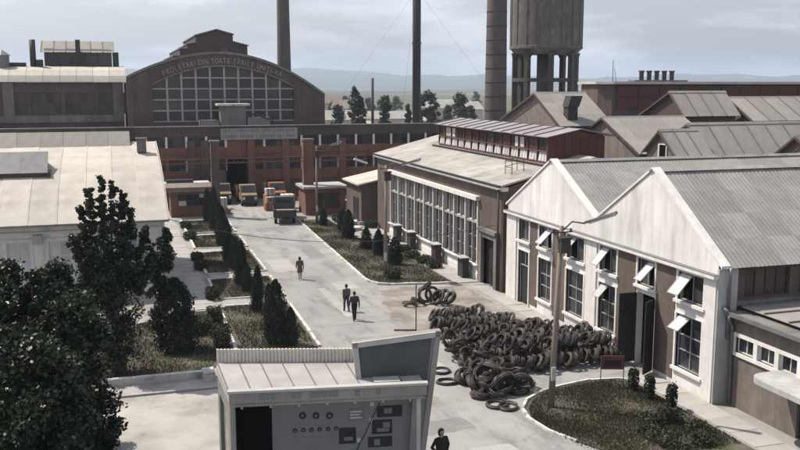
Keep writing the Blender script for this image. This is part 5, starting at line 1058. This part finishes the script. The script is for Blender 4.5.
    def gauge(px, py, rr):
        a, z = F.px(px, py, dd); b = MB()
        b.prism([F.p(a + rr * math.cos(q * math.pi / 8), z + rr * math.sin(q * math.pi / 8), dd + .003) for q in range(16)], F.n * .03)
        for q in range(8):
            an = q * math.pi / 4; b.prism([F.p(a + rr * .92 * math.cos(an - .2), z + rr * .92 * math.sin(an - .2), dd + .003), F.p(a + rr * 1.22 * math.cos(an), z + rr * 1.22 * math.sin(an), dd + .003), F.p(a + rr * .92 * math.cos(an + .2), z + rr * .92 * math.sin(an + .2), dd + .003)], F.n * .02)
        o = b.build('medal_emblem', 'ink', bd); MB().prism([F.p(a + rr * .45 * math.cos(q * math.pi / 5), z + rr * .45 * math.sin(q * math.pi / 5), dd + .034) for q in range(10)], F.n * .006).build('emblem_centre', 'ink_soft', o)
    for px in (302.5, 316, 329.5): gauge(px, 415.5, .115)
    for px in (295, 303.5, 311.5, 319.5, 328, 336): gauge(px, 430.5 - (px - 295) * .05, .072)
    cv = [F.px(*q, dd) for q in ((380, 402), (375, 412), (369, 424), (365, 434), (360, 442), (356, 452), (354, 462))]
    MB().tube([F.p(a, z, dd + .02) for a, z in cv], .015, 6).build('curved_line', 'ink', bd)
    # slanted pylon, its face set in a pale frame
    dp = -.85; A = F.px(352, 343, dp); B = F.px(441, 331, dp); C = F.px(425.5, 450, dp); D = F.px(356.5, 380, dp)
    sl_ = (C[0] - B[0]) / (C[1] - B[1]); Cb = (B[0] + sl_ * (0 - B[1]), 0.0); Db = (D[0] + .1, 3.6)
    P_ = [A, B, (B[0] + sl_ * (3.42 - B[1]), 3.42), (D[0] + .12, 3.42)]
    MB().prism([F.p(a, z, dp - .38) for a, z in [A, B, Cb, (Cb[0] - .5, 0), (D[0] + 2.0, 3.4), (D[0] + .06, 3.4)]], F.n * .34).build('pylon', 'kiosk_paint', t)
    fr = .19; In = [(A[0] + fr + .02, A[1] - fr * .85), (B[0] - fr * 1.6, B[1] - fr), (B[0] + sl_ * (3.45 - B[1]) - fr * 1.4, 3.45), (D[0] + fr + .05, 3.45)]
    MB().prism([F.p(a, z, dp - .042) for a, z in In], F.n * .012).build('pylon_face', 'pylon_face', t)
    def bar(p, q, w_):
        p, q = Vector((*p, 0)), Vector((*q, 0)); d = (q - p).normalized(); s = Vector((d.y, -d.x, 0)) * w_; k = [p, q, q + s, p + s]
        return MB().prism([F.p(v.x, v.y, dp - .039) for v in k], F.n * .09)
    bar(A, B, fr).build('pylon_frame', 'kiosk_light', t); bar(B, Cb, fr).build('pylon_frame', 'kiosk_paint', t); bar((D[0] + .03, 3.45), A, fr).build('pylon_frame', 'kiosk_light', t)
    MB().fbox(F, 4.85, 5.75, 3.94, 4.0, -.8, -.25).build('roof_patch', 'kiosk_light', t)
    # base plinth
    k = [up(FL - u * .1 + n * .1, 0), up(FR + u * .1 + n * .1, 0), up(BR + u * .1 - n * .1, 0), up(BL - u * .1 - n * .1, 0)]; MB().hexa(k + [v + Vector((0, 0, .28)) for v in k]).build('plinth', 'concrete', t)
kiosk()

# ================================================================== VEHICLES AT THE GATE
def wheel(t, x, y, r, w_):
    o = MB().tube([(x - w_ / 2, y, r), (x + w_ / 2, y, r)], r, 20).build('wheel', 'rubber', t, smooth=False)
    for s in (-1, 1): MB().tube([(x + s * (w_ / 2 - .02), y, r), (x + s * (w_ / 2 + .015), y, r)], r * .55, 14).build('rim', 'steel_grey', o)
def flatbed():
    x, y = 16.25, 89.4; t = thing('flatbed_truck', 'dark flatbed lorry with low dropside bed parked at the gate seen from behind', 'truck', (x, y + 3.5, 0))
    MB().box(x - 1.22, x + 1.22, y, y + 4.6, 1.0, 1.12).build('bed_floor', 'wood_pole', t)
    for i in range(8): MB().box(x - 1.17 + i * .293, x - 1.17 + i * .293 + .27, y + .08, y + 4.5, 1.12, 1.14 + .006 * (i % 2)).build('bed_plank', 'cargo', t)
    MB().box(x - 1.25, x + 1.25, y - .06, y - .002, .85, 1.62).box(x - 1.1, x - 1.02, y - .09, y - .06, .87, 1.6).box(x + 1.02, x + 1.1, y - .09, y - .06, .87, 1.6).build('tailgate', 'paint_bluegrey', t)
    for s in (-1, 1): MB().box(x + s * 1.2 - .03, x + s * 1.2 + .03, y, y + 4.6, 1.12, 1.6).build('side_board', 'paint_bluegrey', t)
    MB().box(x - 1.2, x + 1.2, y + 4.5, y + 4.6, 1.12, 1.75).build('headboard', 'paint_truck', t)
    MB().box(x - .4, x + .4, y + .3, y + 6.6, .6, .995).build('chassis', 'steel_dark', t)
    c = MB(); c.prism([(x - 1.12, y + 4.75, .7), (x - 1.12, y + 6.9, .7), (x - 1.12, y + 6.9, 1.7), (x - 1.12, y + 6.3, 2.45), (x - 1.12, y + 4.85, 2.45)], (2.24, 0, 0)); c = c.build('cab', 'paint_truck', t)
    MB().box(x - .8, x + .8, y + 4.74, y + 4.86, 1.75, 2.25).build('rear_window', 'glass', c)
    for s in (-1, 1): MB().box(x + s * 1.12 - .02, x + s * 1.12 + .02, y + 5.1, y + 6.1, 1.6, 2.25).build('side_window', 'glass', c); MB().box(x + s * 1.45 - .1, x + s * 1.45 + .1, y + 6.2, y + 6.25, 1.8, 2.2).build('mirror', 'steel_dark', c); MB().box(x + s * 1.05 - .1, x + s * 1.05 + .1, y - .1, y - .06, .68, .82).build('tail_light', 'paint_orange', t)
    for yy in (y + 1.2, y + 6.0):
        for s in (-1, 1): wheel(t, x + s * .98, yy, .46, .3)
    t.matrix_basis = T(x, y, 0) @ Matrix.Rotation(R(-9), 4, 'Z') @ Matrix.Scale(.93, 4) @ T(-x, -y, 0) @ T(x, y + 3.5, 0)
flatbed()
def gate_truck(x, y, lb, paint, body):
    t = thing('truck', lb, 'truck', (x, y + 2, 0))
    c = MB(); c.prism([(x - 1.05, y, .75), (x - 1.05, y + 3.1, .75), (x - 1.05, y + 3.1, 2.75), (x - 1.05, y + 1.5, 2.75), (x - 1.05, y + 1.1, 1.75), (x - 1.05, y + .1, 1.55)], (2.1, 0, 0)); c = c.build('cab', paint, t)
    F = Face((x, y, 0), (1, 0, 0), (0, -1, 0)); MB().prism([(x - .9, y + 1.14, 1.9), (x + .9, y + 1.14, 1.9), (x + .82, y + 1.42, 2.65), (x - .82, y + 1.42, 2.65)], (0, -.03, .01)).build('windscreen', 'glass', c)
    MB().fbox(F, -.55, .55, .85, 1.4, .003, .06).build('grille', 'steel_dark', c)
    for s in (-1, 1): MB().tube([(x + s * .8, y + .02, 1.1), (x + s * .8, y - .06, 1.1)], .16, 14).build('headlight', 'lamp_glass', c); MB().box(x + s * 1.3 - .1, x + s * 1.3 + .1, y + 1.1, y + 1.16, 1.9, 2.3).build('mirror', 'steel_dark', c)
    MB().box(x - 1.15, x + 1.15, y - .15, y - .02, .5, .75).build('bumper', 'steel_dark', t); MB().box(x - .45, x + .45, y, y + 7, .5, .748).build('chassis', 'steel_dark', t)
    MB().box(x - 1.2, x + 1.2, y + 3.3, y + 7.2, .95, 2.3).build('body', body, t); MB().box(x - 1.25, x + 1.25, y + 3.25, y + 3.298, .9, 2.7).build('headboard', 'steel_rust', t)
    for yy in (y + .9, y + 5.8):
        for s in (-1, 1): wheel(t, x + s * .92, yy, .45, .28)
    t.matrix_basis = T(x, y + 2, 0) @ Matrix.Scale(.86, 4)
gate_truck(14.9, 104.2, 'yellow and orange cab truck facing out through the gateway', 'paint_yellow', 'paint_orange')
gate_truck(18.6, 105.6, 'orange cab truck half hidden behind the parked flatbed lorry', 'paint_orange', 'cargo')
def bundle(x, y, z, w_, d, h, k, lb):
    t = thing('cargo_bundle', lb, 'bundle', (x, y, z), 'bundles at the gate'); MB().box(x - w_ / 2, x + w_ / 2, y - d / 2, y + d / 2, z, z + h).build('pack', ['cargo', 'kerb_white', 'paint_orange'][k], t)
    for s in (-.25, .25): MB().box(x + s * w_ - .03, x + s * w_ + .03, y - d / 2 - .01, y + d / 2 + .01, z + .001, z + h + .012).build('strap', 'steel_dark', t)
bundle(18.3, 99.2, 0, 1.4, 1.8, 1.1, 0, 'brown strapped bundle on the ground by the red pier'); bundle(18.3, 99.2, 1.112, 1.2, 1.6, .8, 1, 'white strapped bundle on top of the brown one'); bundle(17.0, 103, 0, 1.3, 1.5, 1.5, 2, 'orange strapped bundle beside the gateway'); bundle(17.0, 103, 1.512, 1.0, 1.2, .7, 1, 'white strapped bundle on top of the orange one')
bundle(11.6, 103.5, 0, 1.0, 1.2, 1.3, 1, 'white strapped bundle beside the dark gateway'); bundle(11.3, 99.5, 0, 1.4, 1.6, .6, 0, 'low brown bundle beside the dark gate pier')
gate_truck(12.2, 106.4, 'dull yellow cab truck half hidden by the dark gate pier', 'paint_yellow', 'cargo')
bundle(16.6, 100.6, 0, 1.2, 1.4, .9, 2, 'orange strapped bundle between the two parked trucks'); bundle(16.6, 100.6, .912, .9, 1.2, .6, 0, 'brown strapped bundle on top of the orange one between the trucks'); bundle(19.0, 101.8, 0, 1.2, 1.4, 1.6, 0, 'tall brown bundle behind the white-topped one by the red pier')
bundle(24.2, 99.8, 0, 1.8, 2.0, 1.0, 0, 'brown strapped bundle behind the squat brick store')

# ================================================================== WIRE COILS
def coil_mesh(seed, rad=.5, thick=.09, n=20, mat='coil_dark'):
    r = random.Random(seed); b = MB(); sg = 26
    for k in range(n):
        R0 = rad - thick * r.uniform(.0, 2.0); z0 = r.uniform(-thick, thick) * 1.1; ex = r.gauss(0, .012); ey = r.gauss(0, .012); tx, ty = r.gauss(0, .03), r.gauss(0, .03); wob = r.uniform(.98, 1.02); ph = r.uniform(0, 6.28); w_ = r.uniform(.014, .02)
        vs = []
        for j in range(sg):
            a = 2 * math.pi * j / sg; rr = R0 * (1 + .012 * math.sin(3 * a + ph)); cx, cy, cz = ex + rr * math.cos(a) * wob, ey + rr * math.sin(a) / wob, z0 + tx * math.cos(a) + ty * math.sin(a) + .01 * math.sin(2 * a + ph)
            for q in range(4):
                qa = q * math.pi / 2 + .4; vs.append((cx + math.cos(qa) * w_ * math.cos(a), cy + math.cos(qa) * w_ * math.sin(a), cz + math.sin(qa) * w_))
        b.add(vs, [(j * 4 + q, j * 4 + (q + 1) % 4, ((j + 1) % sg) * 4 + (q + 1) % 4, ((j + 1) % sg) * 4 + q) for j in range(sg) for q in range(4)])
    # inner body of the bundle
    vs = []
    for j in range(sg):
        a = 2 * math.pi * j / sg
        for q in range(6):
            qa = q * math.pi / 3; rr = rad - thick + math.cos(qa) * thick * .85; vs.append((rr * math.cos(a), rr * math.sin(a), math.sin(qa) * thick * .95))
    b.add(vs, [(j * 6 + q, j * 6 + (q + 1) % 6, ((j + 1) % sg) * 6 + (q + 1) % 6, ((j + 1) % sg) * 6 + q) for j in range(sg) for q in range(6)])
    for a in (0, 2.2, 4.1):                                             # binding ties
        cx, cy = (rad - thick) * math.cos(a), (rad - thick) * math.sin(a); u = Vector((math.cos(a), math.sin(a), 0)); pts = [Vector((cx, cy, 0)) + u * math.cos(q * math.pi / 4) * thick * 1.15 + Vector((0, 0, math.sin(q * math.pi / 4) * thick * 1.25)) for q in range(9)]; b.tube(pts, .012, 4)
    return b.mesh('wire_coil', mat, smooth=True)
CM = [coil_mesh(1, .5, .075), coil_mesh(2, .52, .085), coil_mesh(3, .48, .07, mat='coil_rust'), coil_mesh(4, .5, .095, 24), coil_mesh(5, .46, .065, 18, 'coil_rust'), coil_mesh(6, .53, .07, 20), coil_mesh(7, .5, .08, 22, 'coil_rust')]; THIN = coil_mesh(9, .52, .045, 12)
NC = [0]
def coil(x, y, z, ax, lean, az, lb, grp, me=None, sc=1.0):
    """ax: yaw of the coil's axle; lean: how far the ring tips over from upright (90 = flat)"""
    if NC[0] >= 300: return
    NC[0] += 1; me = me or random.choice(CM); hue = 'rust-brown' if 'rust' in me.materials[0].name else 'blackened'; lb = lb.replace('@', hue); grp = hue + ' ' + grp; M = T(x, y, z) @ Matrix.Rotation(R(ax), 4, 'Z') @ Matrix.Rotation(R(90 - lean), 4, 'Y') @ Matrix.Rotation(R(az), 4, 'Z') @ Matrix.Diagonal((sc, sc * random.uniform(.86, 1), sc * random.uniform(.85, 1.2), 1))
    o = piece('wire_coil', me, M, None); tag(o, lb, 'wire coil', grp)
LR, GR = '@ wire coil leaning in the long packed rows of the heap', 'coils leaning in rows'
LU, GU = '@ wire coil thrown across the top of the long packed rows', 'coils on top of the rows'
LT, GT = '@ wire coil tumbled loosely on the road side of the heap', 'loose coils tumbled off the rows'
LS, GS = '@ wire coil in the small separate pile beyond the heap', 'coils in the small separate pile'
LF, GF = 'thin wire hoop lying flat on the road beside the heap', 'thin hoops lying flat'
rd = random.Random(12)
for px, py, ax, l in ((409, 306, 70, 80), (418, 305, 20, 70), (425, 304, 265, 14), (432, 303, 240, 20), (438, 305, 200, 35), (444, 305, 190, 30), (450, 306, 185, 40)):
    p = gz(px, py); coil(p.x, p.y, .5 * math.cos(R(l)) + .13, ax, l, 0, LS, GS)
p = gz(425, 301); coil(p.x, p.y, .95, 150, 55, 0, LS, GS)
for px, py in ((447, 383), (497, 406), (508, 408), (441, 372)): p = gz(px, py); coil(p.x, p.y, .07, 0, 90, rd.uniform(0, 360), LF, GF, THIN)
for y, xs, xe, lay in ((38.9, 18.0, 24.2, 0), (40.2, 17.6, 24.3, 0), (41.6, 17.2, 24.2, 0), (43.2, 17.0, 23.4, 0), (44.9, 16.8, 22.6, 0), (46.8, 17.0, 21.6, 0), (48.8, 17.6, 20.6, 0)):
    x = xs
    while x < xe:
        l = 30 + rd.gauss(0, 5); coil(x, y + rd.gauss(0, .10), .5 * math.cos(R(l)) + .06 + rd.uniform(0, .05), 180 + rd.gauss(0, 6), l, rd.uniform(0, 360), LR, GR, sc=rd.uniform(.74, 1.04)); x += .26 + rd.uniform(-.03, .045)
for y, xs, xe in ((39.55, 18.3, 23.9), (40.9, 17.9, 23.6), (42.4, 17.4, 22.4), (44.0, 17.2, 20.0)):
    x = xs
    while x < xe:
        l = 34 + rd.gauss(0, 7); coil(x, y + rd.gauss(0, .14), .72 + .5 * math.cos(R(l)) + rd.uniform(-.05, .12), 180 + rd.gauss(0, 9), l, rd.uniform(0, 360), LU, GU, sc=rd.uniform(.72, 1.02)); x += .36 + rd.uniform(-.04, .06)
print('row coils', NC[0])
for i in range(100):
    t_ = rd.random() ** 1.2; y = 35.9 + 8.4 * t_; x = 15.0 + 1.3 * t_ + rd.uniform(0, 2.7); lvl = i / 100 * .8 * rd.uniform(.6, 1.2) if 15.6 < x < 18.2 and 36.8 < y < 43.5 else 0
    l = rd.choice((25, 40, 55, 70, 80)) + rd.gauss(0, 6); coil(x, y, lvl + max(.13, .5 * math.cos(R(l)) + .1 * math.sin(R(l))) + .02, rd.uniform(0, 360), l, rd.uniform(0, 360), LT, GT, sc=rd.uniform(.75, 1.08))
# ================================================================== PEOPLE
def person(label, loc, heading, prims, hairp, scale=1.0):
    """one continuous body: overlapping limbs fused by a voxel remesh, cloth boundaries by nearest limb"""
    b = MB(); mats = []; segs = []
    def cap(p, q, r0, r1, m):
        p, q = Vector(p), Vector(q); d = (q - p); d = d.normalized() if d.length > 1e-6 else Vector((0, 0, 1)); pts, rr = [], []
        for k in (-1, -.8, -.5, 0): pts.append(p + d * r0 * k); rr.append(max(r0 * math.sqrt(max(0, 1 - k * k)), .0015))
        for k in (0, .5, .8, 1): pts.append(q + d * r1 * k); rr.append(max(r1 * math.sqrt(max(0, 1 - k * k)), .0015))
        b.tube(pts, rr, 14); segs.append((p, q, r0, r1, m))
    for pr in prims: cap(*pr)
    names = sorted({p[4] for p in prims}); me0 = b.mesh('tmp', 'skin'); o0 = bpy.data.objects.new('tmp', me0); COL.objects.link(o0)
    md = o0.modifiers.new('r', 'REMESH'); md.mode = 'VOXEL'; md.voxel_size = .0085; sm = o0.modifiers.new('s', 'SMOOTH'); sm.factor = .5; sm.iterations = 2
    dg = bpy.context.evaluated_depsgraph_get(); dg.update(); me = bpy.data.meshes.new_from_object(o0.evaluated_get(dg)); bpy.data.objects.remove(o0); me.name = 'body'
    me.materials.clear()
    for n_ in names: me.materials.append(MT[n_])
    C = np.empty(len(me.polygons) * 3, np.float32); me.polygons.foreach_get('center', C); C = C.reshape(-1, 3); best = np.full(len(C), 1e9); idx = np.zeros(len(C), np.int32)
    for p, q, r0, r1, m in segs:
        p_, q_ = np.array(p), np.array(q); d = q_ - p_; L2 = max(d @ d, 1e-9); t_ = np.clip(((C - p_) @ d) / L2, 0, 1); dist = np.linalg.norm(C - p_ - t_[:, None] * d, axis=1) - (r0 + (r1 - r0) * t_)
        k = dist < best; best[k] = dist[k]; idx[k] = names.index(m)
    me.polygons.foreach_set('material_index', idx); me.polygons.foreach_set('use_smooth', [True] * len(me.polygons))
    Mx = T(*loc) @ Matrix.Rotation(R(heading), 4, 'Z') @ Matrix.Scale(scale, 4); t = thing('person', label, 'person', loc)
    piece('body', me, Mx, t)
    hb = MB()
    for p, q, r0, r1 in hairp:
        p, q = Vector(p), Vector(q); d = (q - p).normalized(); pts, rr = [], []
        for k in (-1, -.85, -.5, 0): pts.append(p + d * r0 * k); rr.append(max(r0 * math.sqrt(max(0, 1 - k * k)), .001))
        for k in (0, .5, .85, 1): pts.append(q + d * r1 * k); rr.append(max(r1 * math.sqrt(max(0, 1 - k * k)), .001))
        hb.tube(pts, rr, 16)
    hb.build('hair', 'hair', t, smooth=True, M=Mx); return t
def hand(P, wrist, tip_dir, side):
    w_ = Vector(wrist); d = Vector(tip_dir).normalized(); s = Vector((side, 0, 0)); f = Vector((0, 1, 0)); palm = w_ + d * .075
    P.append((w_ + d * .02, palm, .026, .034, 'skin'))
    for k in range(4):
        o = f * (.03 - .021 * k); L = (.07, .08, .075, .058)[k]; a = palm + o + d * .012; m_ = a + d * L * .55; P.append((a, m_, .0105, .0095, 'skin')); P.append((m_, m_ + d * L * .5 - s * .018, .0095, .008, 'skin'))
    a = w_ + d * .035 + f * .026; m_ = a + d * .03 + f * .03 - s * .008; P.append((a, m_, .0125, .011, 'skin')); P.append((m_, m_ + d * .032 + f * .006 - s * .008, .011, .009, 'skin'))
def walker(top, legs, st=.2, lead=1, skirt=None, arm=1, bare=False, elbow=None):
    """standing height 1.72, facing +y, mid-stride; lead: which leg is in front"""
    P = []; hipz = .92
    P += [((0, 0, 1.0), (0, 0, 1.12), .135, .13, top), ((-.075, 0, 1.05), (-.10, 0, 1.30), .115, .12, top), ((.075, 0, 1.05), (.10, 0, 1.30), .115, .12, top), ((-.13, -.01, 1.385), (.13, -.01, 1.385), .075, .075, top), ((0, .01, 1.15), (0, .02, 1.32), .12, .125, top), ((0, -.01, 1.42), (0, 0, 1.49), .062, .056, 'skin')]
    P += [((0, .005, 1.585), (0, .015, 1.63), .082, .088, 'skin'), ((0, .035, 1.545), (0, .03, 1.57), .052, .06, 'skin'), ((0, .098, 1.59), (0, .108, 1.575), .012, .014, 'skin'), ((-.086, 0, 1.595), (-.088, -.005, 1.615), .014, .017, 'skin'), ((.086, 0, 1.595), (.088, -.005, 1.615), .014, .017, 'skin'), ((-.025, .088, 1.545), (.025, .088, 1.545), .009, .009, 'cloth_brown')]
    for s in (-1, 1): P.append(((s * .033, .088, 1.607), (s * .035, .088, 1.607), .011, .011, 'cloth_black'))
    for s in (-1, 1):
        fw = s * lead; hip = Vector((s * .09, 0, hipz)); ank = Vector((s * .08, fw * st - .03, .09 if fw > 0 else .12)); kn = hip.lerp(ank, .5) + Vector((0, .05 if fw > 0 else .085, .0)); lm = 'skin' if bare else legs
        P += [(hip, kn, .098 if not bare else .085, .066, lm if not skirt else lm), (kn, kn.lerp(ank, .35), .066, .064, lm), (kn.lerp(ank, .35), ank, .064, .048 if bare else .058, lm), (ank + Vector((0, -.03, -.045)), ank + Vector((0, .15, -.055 if fw > 0 else -.075)), .042, .035, 'shoe')]
        sh = Vector((s * .20, -.01, 1.385)); el = sh + Vector((s * .055, -fw * .09 * arm - .02, -.285)); wr = el + Vector((s * .0, -fw * .10 * arm + .05, -.235))
        if elbow: el = sh + Vector((s * .13, -.05, -.26)); wr = el + Vector((-s * .13, .13, -.14))
        P += [(sh, el, .062, .05, top), (el, wr, .05, .037, top)]; hand(P, wr, (wr - el), s)
    P.append(((0, -.01, .93), (0, -.01, 1.0), .14, .14, legs if not skirt else top))
    if skirt:
        for k in range(8):
            a = k * math.pi / 4; P.append(((.07 * math.cos(a), .04 * math.sin(a), 1.02), (.15 * math.cos(a), .12 * math.sin(a), skirt), .10, .075, top))
    return P
HM = [((0, -.012, 1.625), (0, -.005, 1.658), .092, .094), ((0, -.035, 1.575), (0, -.03, 1.62), .078, .085)]
HW = HM + [((0, -.04, 1.54), (0, -.03, 1.62), .086, .098), ((-.05, -.02, 1.54), (-.05, -.01, 1.63), .055, .06), ((.05, -.02, 1.54), (.05, -.01, 1.63), .055, .06)]
p = gz(300, 279.5); person('person in a dark knee-length coat walking alone up the road', (p.x, p.y, .012), -8, walker('cloth_brown', 'cloth_brown', .17, 1, skirt=.60, bare=True), HW, .97)
p = gz(346.5, 311.5); person('person in dark grey jacket walking a step ahead of a companion', (p.x, p.y, .012), 6, walker('cloth_grey', 'cloth_dark', .2, -1), HM, 1.0)
p = gz(354.5, 320.5); person('person in dark jacket and black trousers walking behind a companion', (p.x, p.y, .012), -4, walker('cloth_navy', 'cloth_black', .21, 1), HM, 1.03)
p = gz(441, 479); person('person in black with arms folded forward beside the display kiosk', (p.x, p.y, .012), 195, walker('cloth_black', 'cloth_black', .04, 1, elbow=True), HW, 1.09)

# ================================================================== AIR
b = MB().box(-8600, 8600, -8600, 8600, -1, 190)
hz = b.build('haze', []) if False else piece('haze', b.mesh('haze', []), Matrix(), None); hz['kind'] = 'stuff'; hz['label'] = 'thin pale haze filling the air over works and plain'
m = bpy.data.materials.new('haze'); m.use_nodes = True; m.node_tree.nodes.clear()
ou = m.node_tree.nodes.new('ShaderNodeOutputMaterial'); pv = m.node_tree.nodes.new('ShaderNodeVolumePrincipled')
pv.inputs['Color'].default_value = (.70, .82, .99, 1); pv.inputs['Density'].default_value = .00019; pv.inputs['Anisotropy'].default_value = .2
m.node_tree.links.new(pv.outputs[0], ou.inputs['Volume']); hz.data.materials.clear(); hz.data.materials.append(m)
print('objects', len(bpy.data.objects))
